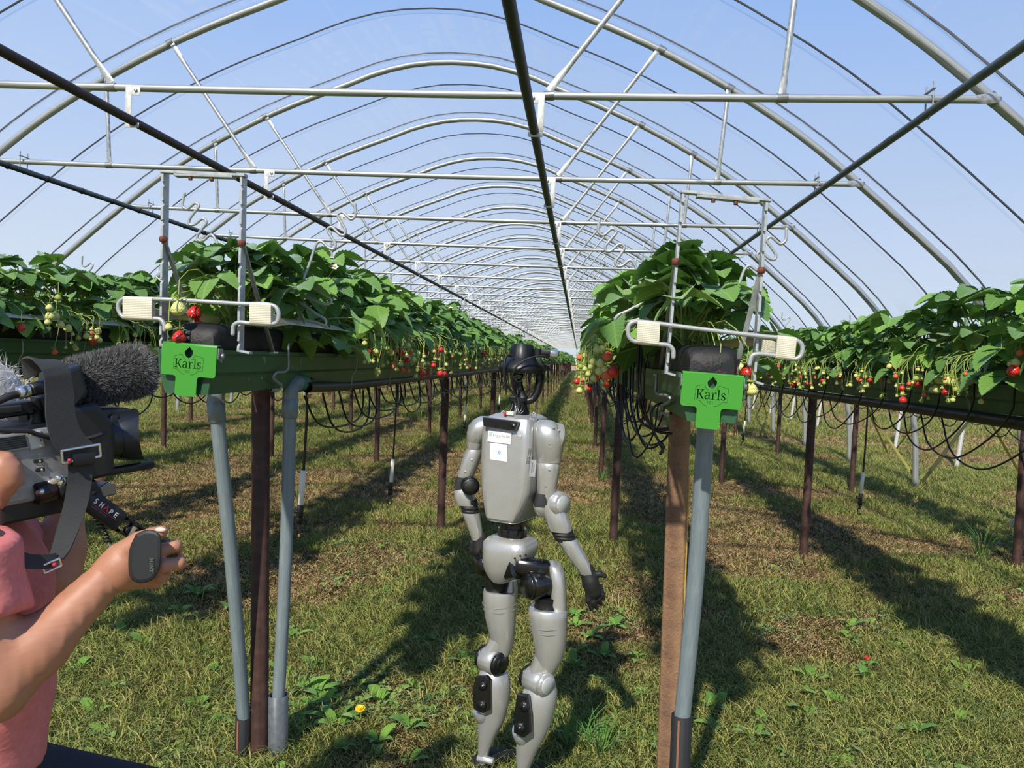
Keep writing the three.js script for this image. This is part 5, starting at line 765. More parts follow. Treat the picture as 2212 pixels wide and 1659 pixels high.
  leg('right', {
    dz: .05, hip: [1141, 1266], hipAxis: [.72, .05, -.62], hipL: .085, hipR: 31, casing: [[[1112, 1220, .06], [1186, 1230, .045], 40, 38], [[1150, 1236, .05], [1200, 1250, .02], 54, 56], [[1098, 1226, .02], [1124, 1222, .06], 52, 54]], hipBolts: [[1112, 1206, .092], [1124, 1201, .092], [1136, 1199, .09], [1150, 1203, .085], [1172, 1212, .08]],
    sleeve: [[1332, 1179, 24, 24], [1326, 1180, 26, 26], [1318, 1180, 24, 24], [1310, 1181, 27, 27], [1302, 1180, 24, 24], [1288, 1180, 26, 26]],
    thigh: [[1458, 1176, 18, 20], [1440, 1181, 24, 26], [1415, 1187, 31, 33], [1385, 1188, 35, 37], [1355, 1186, 39, 40], [1330, 1184, 41, 41], [1316, 1184, 41.5, 40], [1312, 1184, 39, 38]],
    shell: [[1330, 1206, 18, 34, 3], [1300, 1207, 18, 34, 3], [1260, 1206, 17, 34, 3], [1232, 1202, 16, 32, 3], [1219, 1197, 13, 26, 3], [1214, 1194, 6, 16, 3]],
    seams: [[1344, [1185, 40, 41]], [1355, [1186, 39, 40]]], knee: [1160, 1470], kneeAxis: [.72, 0, .69], kneeL: .07, kneeR: 27, kneeNeck: [[1470, 1163, 26, 26, 2.6], [1445, 1168, 24, 26, 2.6], [1430, 1175, 24, 27, 2.4], [1410, 1182, 26, 28]], discMat: 'silver',
    shin: [[1668, 1129, 12, 15], [1645, 1132, 17, 20], [1610, 1140, 25, 26], [1585, 1148, 31, 30], [1550, 1157, 37, 35], [1515, 1163, 39, 36], [1490, 1168, 36, 33], [1474, 1172, 28, 26]],
    coverN: [-.35, .08, .93], cover: [[1123, 1499], [1142, 1502], [1147, 1540], [1147, 1578], [1134, 1588], [1116, 1578], [1117, 1538]], coverOut: .045, coverDiscs: [[1132, 1526, 11], [1123, 1572, 12]], lip: [[1606, 1133, 8, 18], [1594, 1129, 17, 30], [1582, 1128, 21, 36], [1576, 1128, 21.5, 36], [1576, 1128, 17, 30]],
    ankle: [[1695, 1127, 10, 14], [1668, 1129, 12, 15]], ankleC: [1127, 1690], heel: [1118, 1706], footDir: V(.3, 0, -.95), screws: [[1117, 1603, .045], [1124, 1640, .04], [1129, 1625, .045]],
  });
  leg('left', {
    dz: -.06, hip: [1036, 1221], hipAxis: [.70, 0, -.71], hipL: .075, hipR: 26, casing: [[[1050, 1216, -.02], [1078, 1222, -.05], 42, 52], [[1040, 1196, .0], [1062, 1192, -.02], 26, 20]], hipBolts: [[1040, 1193, .012], [1030, 1197, .0]],
    sleeve: [[1290, 1073, 25, 25], [1280, 1073, 27, 27], [1272, 1073, 25, 25], [1262, 1073, 28, 28], [1244, 1075, 27, 27]],
    thigh: [[1412, 1082, 20, 22], [1392, 1086, 24, 26], [1362, 1084, 30, 32], [1330, 1081, 35, 36], [1300, 1080, 37, 37], [1280, 1080, 37.5, 37], [1274, 1080, 36, 36]], shell: [[1290, 1103, 15, 30, 3], [1268, 1105, 13, 28, 3], [1250, 1106, 10, 24, 3]],
    seams: [[1300, [1080, 37, 37]], [1310, [1080.5, 36.5, 36.5]]], knee: [1062, 1426], kneeAxis: [.78, -.05, .62], kneeL: .062, kneeR: 29, kneeNeck: [[1436, 1055, 22, 26, 2.6], [1412, 1062, 22, 26, 2.6], [1395, 1072, 22, 26, 2.4], [1375, 1082, 22, 28]], discMat: 'black',
    shin: [[1640, 1043, 11, 14], [1615, 1046, 14, 18], [1585, 1053, 22, 24], [1550, 1062, 31, 30], [1510, 1067, 36, 34], [1475, 1067, 37, 34], [1452, 1066, 32, 30], [1444, 1064, 24, 24]],
    coverN: [-.42, .08, .9], cover: [[1034, 1461], [1054, 1460], [1060, 1468], [1059, 1530], [1048, 1536], [1030, 1528], [1027, 1490]], coverOut: .03, coverDiscs: [[1042, 1482, 10], [1040, 1523, 11]], lip: [[1562, 1046, 8, 16], [1550, 1043, 16, 28], [1538, 1042, 20, 34], [1532, 1042, 20.5, 34], [1532, 1042, 16, 28]],
    ankle: [[1655, 1043, 9, 13], [1636, 1043, 11, 14]], ankleC: [1049, 1641], heel: [1032, 1652], footDir: V(.62, 0, -.78), screws: [[1042, 1575, .04], [1036, 1608, .035], [1044, 1612, .038], [1033, 1578, .035]],
  });
  // --- arms ---
  const arm = (o) => {
    const dz = o.dz, cap = P('shoulder', merge([stack(o.shoulder, dz, X, Z, 28), stack(o.cup, dz)]), silver);
    if (o.shoulderCap) P('shoulder_cap', limb(S(...o.shoulderCap[0], dz + .01), S(...o.shoulderCap[1], dz - .005), Y, [[0, .034, .034], [.15, .041, .041], [.8, .044, .044], [1, .036, .036]], 32), silver, cap);
    P('gap_ring', stack(o.gap, dz), satin);
    const ua = P('upper_arm', stack(o.upper, dz), silver);
    const N = dirOf(o.elbowN), ec = S(...o.elbow, dz + o.elbowOut);
    P('elbow_joint', disc(ec, N, o.elbowR * U, .075, .006, 32), o.elbowM === 'silver' ? silver : satin);
    P('elbow_cap', disc(ec.clone().addScaledVector(N, .039), N, o.elbowR * U * .72, .004, .0015, 30), o.elbowM === 'silver' ? std({ color: 0xb4b7b5, metalness: .3, roughness: .42 }) : rubber);
    P('elbow_pad', stack(o.pad, dz), padM, R0, 'dark grey pad');
    (o.extra || []).forEach(([rows, m, z]) => P('forearm_shell', stack(rows, dz + z), m === 's' ? silver : satin));
    P('forearm_ring', stack(o.ringR, dz), rubber);
    const fa = P('forearm', stack(o.fore, dz), silver);
    screws(o.screws.map(([x, y]) => [x, y, dz + zOn(y > (o.upper[0][0]) ? o.fore : y > o.gap[0][0] ? o.upper : o.shoulder, x, y) - .0004]), ua, Z, .0042);
    const H = (x, y, z = 0) => S(x, y, dz + z), f = o.hand(H), list = f.map(([a, c, ra, rb]) => capsule(a, c, ra, rb)), lo = V(9, 9, 9), hi = V(-9, -9, -9); f.forEach(([a, c]) => { lo.min(a).min(c); hi.max(a).max(c); }); lo.addScalar(-.035); hi.addScalar(.035);
    const pl = list.slice(0, o.palm), fg = list.slice(o.palm); const sdf = p => { let d = blend(pl, .012)(p); for (const q of fg) d = smin(d, q(p), .005); return d; };
    P('hand', solidOf(sdf, lo, hi, .0032), rubber, R0, 'black five-fingered hand');
  };
  arm({
    dz: .06, shoulder: [[1000, 1186, 24, 26, 2.4], [985, 1187, 26, 30, 2.4], [965, 1187, 30, 36, 2.4], [945, 1186, 33, 38, 2.4], [928, 1184, 32, 36, 2.4], [915, 1181, 26, 28, 2.4], [908, 1178, 14, 16, 2.4]], cup: [[997, 1187, 25, 27, 2.6], [970, 1188, 27, 30, 2.6], [950, 1190, 28, 32, 2.6]], shoulderCap: [[1186, 940], [1213, 946]],
    gap: [[999, 1187, 22.5, 24], [993, 1187, 22.5, 24]], upper: [[1078, 1180, 18, 22, 2.6], [1060, 1181, 20, 24, 2.6], [1035, 1183, 23, 26, 2.6], [1012, 1185, 24, 27, 2.6], [1000, 1186, 24, 27, 2.6], [997, 1186, 22, 25, 2.6]],
    elbow: [1198, 1086], elbowOut: .0, elbowN: [.72, 0, .69], elbowR: 26, elbowM: 'silver', pad: [[1092, 1170, 16.5, 24, 3], [1078, 1171, 16, 25, 3], [1064, 1172, 14, 24, 3]],
    extra: [[[[1116, 1172, 9, 10], [1106, 1170, 15, 20], [1094, 1169, 17, 24], [1084, 1170, 16, 22]], 's', 0], [[[1146, 1212, 24, 25, 2.5], [1130, 1207, 26, 28, 2.5], [1108, 1199, 27, 28, 2.5], [1088, 1190, 24, 25, 2.5]], 's', 0]],
    ringR: [[1168, 1223, 22, 22], [1160, 1220, 24, 24], [1157, 1218, 22.5, 22.5], [1153, 1217, 24.5, 24.5], [1149, 1215, 22.5, 22.5], [1145, 1213, 24.5, 24.5], [1138, 1210, 23, 23]],
    fore: [[1240, 1268, 15, 15], [1236, 1267, 16.5, 17], [1205, 1249, 19, 20], [1180, 1233, 22, 22], [1164, 1223, 23.5, 23], [1160, 1221, 22, 22]], screws: [[1187, 959, .058], [1189, 971, .056], [1187, 1016, .046], [1179, 1051, .042], [1196, 925, .05], [1207, 930, .045]],
    palm: 3, hand: H => [[H(1270, 1236), H(1276, 1262), .021, .024], [H(1276, 1256, .004), H(1282, 1278), .024, .023], [H(1268, 1230), H(1270, 1240), .019, .02], [H(1270, 1272, .01), H(1271, 1296, .008), .0095, .0085], [H(1271, 1296, .008), H(1277, 1315, 0), .0085, .007], [H(1280, 1276, .004), H(1282, 1300, .004), .0095, .0085], [H(1282, 1300, .004), H(1289, 1313, -.004), .0085, .007], [H(1289, 1275, -.004), H(1293, 1294, -.004), .009, .008], [H(1293, 1294, -.004), H(1298, 1305, -.012), .008, .0065], [H(1296, 1268, -.012), H(1302, 1284, -.012), .0085, .0075], [H(1302, 1284, -.012), H(1304, 1294, -.016), .0075, .006], [H(1282, 1240, .004), H(1296, 1240, .004), .011, .009], [H(1296, 1240, .004), H(1307, 1244, .004), .009, .0075]],
  });
  arm({
    dz: -.06, shoulder: [[964, 1026, 15, 20, 2.4], [950, 1030, 22, 28, 2.4], [935, 1035, 27, 33, 2.4], [920, 1040, 29, 33, 2.4], [908, 1046, 25, 28, 2.4], [900, 1050, 14, 16, 2.4]], cup: [[976, 1025, 15, 20, 2.6], [962, 1026, 18, 24, 2.6], [945, 1030, 20, 26, 2.6]],
    gap: [[977, 1026, 15, 18], [970, 1027, 15, 18]], upper: [[1040, 1004, 17, 20, 2.6], [1026, 1007, 18, 22, 2.6], [1000, 1016, 20, 24, 2.6], [978, 1023, 20, 24, 2.6], [970, 1025, 18, 22, 2.6]],
    elbow: [1014, 1047], elbowOut: .02, elbowN: [.25, 0, .97], elbowR: 20, elbowM: 'black', pad: [[1056, 997, 15.5, 20, 3], [1042, 999, 16.5, 22, 3], [1029, 1002, 15, 22, 3]],
    extra: [[[[1090, 1008, 22, 22, 2.6], [1075, 1003, 23, 24, 2.6], [1060, 1000, 19, 22, 2.6], [1048, 1000, 15, 18, 2.6]], 's', 0]],
    ringR: [[1110, 1017, 18, 18], [1103, 1016, 20, 20], [1100, 1015, 18.5, 18.5], [1095, 1014, 20.5, 20.5], [1091, 1013, 18.5, 18.5], [1086, 1012, 21, 21], [1078, 1010, 21, 21]],
    fore: [[1166, 1032, 13, 13], [1160, 1031, 14, 14], [1130, 1023, 17, 17], [1108, 1017, 19.5, 19], [1102, 1016, 18, 18]], screws: [[1028, 947, .04], [1018, 957, .032], [1028, 961, .034], [1019, 993, .036], [1005, 1019, .033], [991, 1020, .028], [1012, 1119, .03], [1024, 1160, .024]],
    palm: 2, hand: H => [[H(1034, 1164), H(1036, 1188), .02, .025], [H(1042, 1160), H(1050, 1176), .016, .018], [H(1026, 1190), H(1030, 1214), .01, .009], [H(1035, 1192), H(1040, 1216), .01, .009], [H(1044, 1190), H(1048, 1212), .01, .009], [H(1052, 1184), H(1056, 1204), .009, .008], [H(1020, 1172), H(1018, 1190), .01, .008]],
  });
}
// ---------- camera operator with shoulder rig ----------
{
  const f = V(.54, 0, -.84).normalize(), n = V(.84, 0, .54).normalize(), Y = V(0, 1, 0), O = atD(170, 960, 1.3);
  const L = (px, py, s = 0) => onPlane(px, py, O.clone().addScaledVector(n, s), n);   // on the plane of the camcorder, s metres towards us
  const J = (px, py, d) => atD(px, py, d);
  const grey = std({ map: mottled(201, 10, [122, 125, 127], [146, 148, 149], 12), metalness: .3, roughness: .42 }), paleGrey = std({ color: 0xb4b8ba, metalness: .4, roughness: .4 }), black = std({ color: 0x101113, roughness: .45 }), navyBlack = std({ color: 0x141922, roughness: .4 }), rubber = std({ color: 0x1b1c1d, roughness: .7 }), webbing = std({ color: 0x2c2e30, roughness: .82, bumpMap: mottled(203, 32, [0, 0, 0], [255, 255, 255], 60), bumpScale: .0006 }), chrome = std({ color: 0xd4d4d0, metalness: .92, roughness: .18 }), redM = std({ color: 0xa32a36, roughness: .45 });
  const plate = (pts, s0, th, bev = .004) => slab(pts.map(([x, y]) => L(x, y, s0)), n, th, bev);
  const decal = (c4, s, draw, w, h) => { const p = c4.map(([x, y]) => L(x, y, s)), g = new THREE.BufferGeometry(); g.setAttribute('position', new THREE.Float32BufferAttribute(p.flatMap(q => [q.x, q.y, q.z]), 3)); g.setAttribute('uv', new THREE.Float32BufferAttribute([0, 1, 1, 1, 1, 0, 0, 0], 2)); g.setIndex([0, 3, 2, 0, 2, 1]); g.computeVertexNormals(); return [g, std({ map: canvasTex(w, h, draw), transparent: true, roughness: .5, side: THREE.DoubleSide })]; };
  // --- camcorder ---
  const cam = thing('video_camcorder', 'grey and black shoulder video camcorder held by the operator', 'camcorder', undefined, L(60, 1040).setY(L(60, 1040).y));
  const P = (name, g, m, parent = cam, label) => part(name, g, m, parent, label);
  const body = P('body', plate([[-40, 935], [30, 922], [62, 919], [88, 928], [101, 948], [112, 995], [119, 1028], [108, 1034], [50, 1045], [-40, 1062]], -.05, .1, .008), grey);
  P('top_cover', plate([[-40, 922], [20, 914], [62, 911], [66, 919], [-40, 931]], -.045, .092, .004), black, body);
  const vent = P('vent_panel', plate([[-30, 948], [55, 936], [64, 966], [-30, 982]], .056, .004, .002), grey, body);
  for (let k = 0; k < 6; k++) P('vent_slot', bar(L(-30, 953 + k * 5, .062), L(54 + k, 941 + k * 4.4, .062), Y, .0022, .004, 8), black, vent);
  P('side_plate', plate([[57, 936], [83, 932], [91, 962], [66, 968]], .057, .005, .002), paleGrey, body);
  for (const [x, y] of [[66, 939], [86, 951], [88, 962]]) P('screw', disc(L(x, y, .065), n, .0022, .003, .0006, 10), chrome, body);
  { const [g, m] = decal([[70, 980], [106, 977], [108, 1018], [73, 1021]], .0588, (c) => { c.clearRect(0, 0, 256, 256); c.fillStyle = '#e6e7e4'; c.textAlign = 'center'; c.font = '24px sans-serif'; c.fillText('INPUT 1', 118, 26); c.fillText('MIC', 118, 52); c.font = '17px sans-serif'; c.fillText('LINE/MIC/MIC+48V', 132, 74); c.font = '24px sans-serif'; c.fillText('INPUT 2', 118, 138); c.fillText('MIC', 118, 164); c.font = '17px sans-serif'; c.fillText('LINE/MIC/MIC+48V', 132, 186); }, 256, 256); P('printed_legend', g, m, body, 'white printed input legends'); }
  for (const [x, y] of [[83, 996], [87, 1015]]) { const s = P('switch', boxAt(L(x, y, .0595), f, Y, n, .013, .0055, .003, .001), black, body); P('switch_knob', boxAt(L(x + 3, y, .0625), f, Y, n, .003, .004, .004, .0008), chrome, s); }
  P('front_housing', plate([[92, 880], [150, 872], [178, 905], [182, 960], [180, 1005], [122, 1018], [112, 990], [100, 940]], -.05, .092, .006), black);
  P('handle', merge([tube([L(-40, 893), L(30, 884), L(66, 880), L(79, 887), L(82, 905), L(74, 925), L(62, 938)], .0105, 50, 12), bar(L(-40, 893, .0), L(62, 879, .0), Y, .022, .03, 6)]), black);
  P('handle_grip', bar(L(-40, 889, .002), L(36, 881, .002), Y, .012, .036, 5), rubber);
  P('handle_post', plate([[70, 860], [100, 855], [110, 900], [92, 945], [76, 940], [86, 905], [82, 884]], -.015, .035, .004), black);
  P('eyepiece', merge([limb(L(28, 905, -.06), L(70, 902, -.06), Y, [[0, .022, .022, 3], [.4, .026, .026, 3], [1, .018, .018, 3]], 20)]), navyBlack);
  const vf = P('viewfinder', plate([[185, 884], [244, 882], [249, 886], [250, 906], [240, 912], [186, 908]], -.045, .05, .004), navyBlack); P('viewfinder_knob', disc(L(243, 908, .006), n, .011, .02, .003, 20), black, vf);
  P('viewfinder_arm', bar(L(148, 862, .0), L(230, 922, .0), n, .016, .014, 4), black);
  // lens
  const lens = P('lens_barrel', limb(L(162, 958), L(262, 944), Y, [[0, .03, .03], [.12, .036, .036], [.3, .036, .036], [.32, .031, .031], [.5, .034, .034], [.9, .036, .036], [1, .033, .033]], 32), black);
  { const a = L(212, 951), d = L(262, 944).sub(L(162, 958)).normalize(); P('focus_ring', cyl(a.clone().addScaledVector(d, -.009), a.clone().addScaledVector(d, .009), .041, .041, 36, .002), rubber, lens); for (let k = 0; k < 24; k++) { const t = k / 24 * 6.283, [x, y] = frame(d, Y), q = a.clone().addScaledVector(x, Math.cos(t) * .0415).addScaledVector(y, Math.sin(t) * .0415); P('ring_rib', bar(q.clone().addScaledVector(d, -.008), q.clone().addScaledVector(d, .008), x, .003, .003, 4, 8), rubber, lens); }
    const h0 = L(246, 947), h1 = L(296, 938), [x, y] = frame(h1.clone().sub(h0), Y), N = 48, out = [], inn = [], lip = []; // petal hood
    for (let k = 0; k < N; k++) { const t = k / N * 6.283, u = Math.cos(t), reach = .52 + .5 * Math.pow(Math.abs(u), 2.2) * (u > 0 ? 1 : 1.05), dir = V(0, 0, 0).addScaledVector(x, Math.cos(t)).addScaledVector(y, Math.sin(t)), e = h0.clone().lerp(h1, reach); out.push([h0.clone().addScaledVector(dir, .036), h0.clone().lerp(h1, .3).addScaledVector(dir, .041), e.clone().addScaledVector(dir, .045), e.clone().addScaledVector(dir, .0425), h0.clone().lerp(h1, .2).addScaledVector(dir, .036)]); }
    P('lens_hood', loft([0, 1, 2, 3, 4].map(i => out.map(q => q[i])), false, false, .8), navyBlack, lens); P('front_glass', disc(h0.clone().lerp(h1, .12), h1.clone().sub(h0), .034, .004, .001, 30), phy({ color: 0x05070a, roughness: .05, clearcoat: 1 }), lens); }
  // microphone mount and cable
  P('xlr_cable', tube([L(-60, 880, .03), L(-10, 868, .035), L(20, 856, .035), L(40, 851, .03)], .0058, 24, 8), rubber); P('xlr_collar', cyl(L(38, 850, .03), L(64, 843, .03), .0098, .0098, 20, .001), chrome, cam, 'silver plug collar'); P('xlr_plug', cyl(L(64, 843, .03), L(112, 830, .022), .0105, .0115, 20, .002), black);
  P('mic_clamp', merge([plate([[92, 812], [140, 795], [152, 842], [132, 870], [100, 868], [88, 840]], -.02, .045, .006)]), black);
  P('signal_cable', tube([L(-20, 928, .07), L(30, 931, .07), L(62, 932, .068), L(85, 940, .066), L(110, 946, .064)], .0036, 30, 7), rubber);
  P('signal_cable', tube([L(178, 948, .045), L(205, 943, .048), L(228, 933, .045), L(236, 924, .04)], .0034, 20, 7), rubber);
  // --- furry windscreen ---
  {
    const a = L(142, 832, -.03), b2 = L(318, 797, -.03), o = thing('furry_microphone', 'grey furry microphone windscreen on top of the camcorder', 'microphone', undefined, a), d = b2.clone().sub(a), len = d.length(), [x, y, w] = frame(d, Y);
    const prof = t => .039 * (t < .08 ? Math.sqrt(t / .08) * .35 + .6 : 1) * (t > .86 ? Math.sqrt(Math.max(0, 1 - ((t - .86) / .14) ** 2)) : 1) * (.86 + .2 * t);
    const core = []; for (let k = 0; k <= 16; k++) { const t = k / 16, q = Math.max(.0015, prof(t)); core.push([t, q, q]); }
    const furM = std({ color: 0x4a4b4c, roughness: 1 });
    part('foam_core', limb(a, b2, Y, core, 28, 1.2), furM, o); part('collar', cyl(a.clone().addScaledVector(w, -.012), a.clone().addScaledVector(w, .02), .029, .03, 24, .003), std({ color: 0x34373a, roughness: .7 }), o);
    const hg = new THREE.BufferGeometry(); hg.setAttribute('position', new THREE.Float32BufferAttribute([-.00055, 0, 0, .00055, 0, 0, .0004, .55, .06, -.0004, .55, .06, 0, 1, .22], 3)); hg.setIndex([0, 1, 2, 0, 2, 3, 3, 2, 4]); hg.computeVertexNormals();
    const NF = 15000, im = new THREE.InstancedMesh(hg, std({ color: 0xffffff, roughness: .9, side: THREE.DoubleSide }), NF), R = rng(99), m4 = new THREE.Matrix4(), q = new THREE.Quaternion(), c = new THREE.Color();
    for (let i = 0; i < NF; i++) { const t = R(), th = R() * 6.283, pr = prof(t), dir = V(0, 0, 0).addScaledVector(x, Math.cos(th)).addScaledVector(y, Math.sin(th)), p = a.clone().addScaledVector(d, t).addScaledVector(dir, pr - .001), h = dir.clone().addScaledVector(w, (R() - .35) * .9 + (t > .85 ? 1 : 0)).addScaledVector(V(R() - .5, R() - .62, R() - .5), .9).normalize(); q.setFromUnitVectors(V(0, 1, 0), h); const hl = .009 + .008 * R(); m4.compose(p.sub(o.position), q, V(1, hl, hl)); im.setMatrixAt(i, m4); const g = .05 + .2 * R() * R(); c.setRGB(g, g * 1.01, g * 1.02); im.setColorAt(i, c); }
    im.name = 'fur'; im.castShadow = im.receiveShadow = true; im.userData.kind = 'stuff'; o.add(im);
  }
  // --- neck strap ---
  {
    const o = thing('camera_strap', 'wide dark grey strap looped over the camcorder and buckled', 'strap', undefined, L(170, 985, .09)), s = .085;
    const up = curvePts([L(52, 800, .02), L(72, 786, .05), L(98, 781, .07), L(120, 800, s), L(128, 845, s), L(132, 905, s), L(148, 950, s), L(176, 982, s)], 40);
    part('shoulder_pad', ribbon(up, up.map((_, i) => i < 12 ? n.clone().lerp(f, i / 14) : f.clone().addScaledVector(Y, .15 * (i - 12) / 28)), up.map((_, i) => i < 26 ? .028 + i * .0005 : lerp(.041, .046, (i - 26) / 14)), .004), webbing, o);
    const down = curvePts([L(174, 1000, s), L(172, 1040, s), L(163, 1090, s + .005), L(146, 1145, s + .012), L(130, 1190, s + .02), L(121, 1208, s + .025)], 30);
    part('webbing', ribbon(down, down.map((_, i) => f.clone().lerp(n, .75 * i / 30)), down.map((_, i) => lerp(.036, .026, i / 30)), .0025), webbing, o);
    const low = curvePts([L(122, 1210, s + .028), L(92, 1214, s + .035), L(52, 1210, s + .04), L(20, 1192, s + .04), L(-30, 1150, s + .03)], 26);
    part('webbing', ribbon(low, low.map(() => Y.clone().addScaledVector(n, -.3)), .021, .0028), webbing, o);
    const fr = (c, sx, sy, r, tilt, name) => { const q = [[-1, -1], [1, -1], [1, 1], [-1, 1], [-1, -1]].map(([a, b2]) => c.clone().addScaledVector(f.clone().addScaledVector(Y, tilt).normalize(), a * sx).addScaledVector(Y.clone().addScaledVector(f, -tilt).normalize(), b2 * sy)); return part(name, merge(q.slice(0, 4).map((p, i) => capped([p, p.clone().lerp(q[i + 1], .5), q[i + 1]], r, 6, 8))), chrome, o, 'metal strap buckle'); };
    const b1 = fr(L(176, 980, s + .004), .028, .0095, .0022, .12, 'buckle'); part('slider', bar(L(155, 994, s + .004), L(203, 989, s + .004), Y, .019, .01, 5), black, o);
    const b3 = fr(L(112, 1222, s + .036), .012, .006, .0018, .3, 'buckle'); for (const p of [L(150, 995, s + .012), L(118, 1220, s + .042)]) part('red_dot', new THREE.SphereGeometry(.0034, 10, 8).translate(p.x, p.y, p.z), redM, o);
  }
  // --- shoulder rig: baseplate, rosettes, rod, arm with grip ---
  {
    const o = thing('shoulder_rig', 'black shoulder rig under the camcorder with rods and handgrip', 'camera rig', undefined, L(90, 1070));
    const Q = (name, g, m, parent = o, label) => part(name, g, m, parent, label);
    Q('baseplate', plate([[-40, 1062], [50, 1046], [150, 1030], [160, 1060], [110, 1078], [20, 1096], [-40, 1108]], -.04, .085, .005), black);
    for (let k = 0; k < 12; k++) Q('toothed_rail', new THREE.SphereGeometry(.0033, 8, 6).translate(...L(52 + k * 9, 1045 - k * 1.9, .05).toArray()), chrome);
    Q('clamp_barrel', limb(L(72, 1068, .055), L(120, 1056, .055), Y, [[0, .014, .014], [.1, .017, .017], [.9, .017, .017], [1, .013, .013]], 20), std({ color: 0x2a211e, metalness: .5, roughness: .25 }));
    Q('clamp_lever', capped([L(110, 1044, .06), L(122, 1036, .064), L(127, 1033, .066)], .007, 10, 10), chrome); Q('clamp_ball', new THREE.SphereGeometry(.0085, 14, 10).translate(...L(131, 1041, .064).toArray()), chrome);
    Q('rosette', disc(L(143, 1054, .058), n, .017, .026, .003, 28), black); Q('thumb_screw', capped([L(84, 1064, .068), L(90, 1062, .074)], .0046, 6, 8), chrome);
    Q('rod', cyl(L(168, 1030, .01), L(330, 1003, .01), .0072, .0072, 16, .001), black); Q('rod', cyl(L(100, 1048, -.04), L(200, 1030, -.04), .0072, .0072, 16, .001), black);
    Q('quick_plate', plate([[198, 1050], [213, 1040], [226, 1044], [229, 1060], [204, 1066]], -.02, .03, .003), std({ color: 0x83807c, metalness: .7, roughness: .35 }));
    // arm
    const a0 = L(150, 1058, .06), a1 = L(196, 1083, .064), a2 = L(258, 1127, .068), ad = a2.clone().sub(a1).normalize(), an = n, au = V(0, 0, 0).crossVectors(an, ad).normalize();
    Q('arm_link', bar(a0, a1, an, .02, .022, 5), black);
    const armBox = Q('arm', boxAt(a1.clone().lerp(a2, .46), ad, au, an, a1.distanceTo(a2) * 1.12, .033, .02, .004), std({ color: 0x121213, roughness: .6 }));
    { const c = a1.clone().lerp(a2, .4).addScaledVector(an, .0112), hx = .026, hy = .0105, p = [[-1, 1], [1, 1], [1, -1], [-1, -1]].map(([i, j]) => c.clone().addScaledVector(ad, i * hx).addScaledVector(au, j * hy)), g = new THREE.BufferGeometry(); g.setAttribute('position', new THREE.Float32BufferAttribute(p.flatMap(q => [q.x, q.y, q.z]), 3)); g.setAttribute('uv', new THREE.Float32BufferAttribute([0, 1, 1, 1, 1, 0, 0, 0], 2)); g.setIndex([0, 3, 2, 0, 2, 1]); g.computeVertexNormals();
      Q('lettering', g, std({ transparent: true, roughness: .5, side: THREE.DoubleSide, map: canvasTex(512, 200, (x) => { x.clearRect(0, 0, 512, 200); x.font = 'bold 112px sans-serif'; x.fillStyle = '#d8dadb'; let px = 10; for (const ch of 'SHAPE') { if (ch === 'A') { x.strokeStyle = '#c8303a'; x.lineWidth = 17; x.beginPath(); x.moveTo(px + 4, 108); x.lineTo(px + 42, 30); x.lineTo(px + 80, 108); x.stroke(); px += 100; } else { x.fillText(ch, px, 108); px += 96; } } x.fillStyle = '#c8303a'; x.fillRect(10, 124, 480, 7); x.fillStyle = '#8a8c8d'; x.font = '30px sans-serif'; x.fillText('M A D E  F O R  Y O U', 40, 172); }) }), armBox, 'white and red arm lettering'); }
    const e1 = L(262, 1132, .066), e2 = L(304, 1158, .06); Q('arm_bracket', merge([bar(e1.clone().addScaledVector(au, .011), e2.clone().addScaledVector(au, .011), an, .016, .005, 5), bar(e1.clone().addScaledVector(au, -.011), e2.clone().addScaledVector(au, -.011), an, .016, .005, 5), bar(L(282, 1142, .066).addScaledVector(au, -.014), L(282, 1142, .066).addScaledVector(au, .014), an, .012, .01, 5)]), black);
    Q('buckle', bar(L(280, 1160, .08), L(291, 1138, .08), an, .005, .006, 5), chrome); Q('buckle_pin', disc(L(276, 1145, .07), an, .006, .012, .001, 14), black);
    const cp = []; for (let k = 0; k <= 150; k++) { const t = k / 150, a = t * 9 * 6.283, c = L(lerp(206, 234, t), lerp(1108, 1172, t), .045); cp.push(c.addScaledVector(f, Math.cos(a) * .0052).addScaledVector(n, Math.sin(a) * .0052)); }
    Q('coiled_cable', new THREE.TubeGeometry(new THREE.CatmullRomCurve3(cp), 420, .0013, 6, false), black); Q('cable_tail', tube([L(234, 1172, .045), L(238, 1186, .05), L(236, 1200, .06)], .0016, 10, 6), chrome);
    Q('handgrip', merge([limb(L(300, 1166, .055), L(372, 1202, .04), Y, [[0, .02, .02, 3], [.5, .023, .026, 3], [1, .016, .018, 3]], 20), limb(L(298, 1162, .075), L(345, 1172, .06), Y, [[0, .01, .02, 4], [1, .008, .015, 4]], 16)]), black);
    const pad = Q('hand_strap', slab(curvePts([[300, 1160], [318, 1153], [337, 1160], [344, 1190], [343, 1250], [332, 1268], [312, 1271], [299, 1262], [292, 1235], [291, 1190], [300, 1160]].map(([x, y]) => J(x, y, 1.185)), 48).slice(0, 48), rayL(318, 1210).normalize().negate(), .014, .006), std({ color: 0x1a1d20, roughness: .6 }));
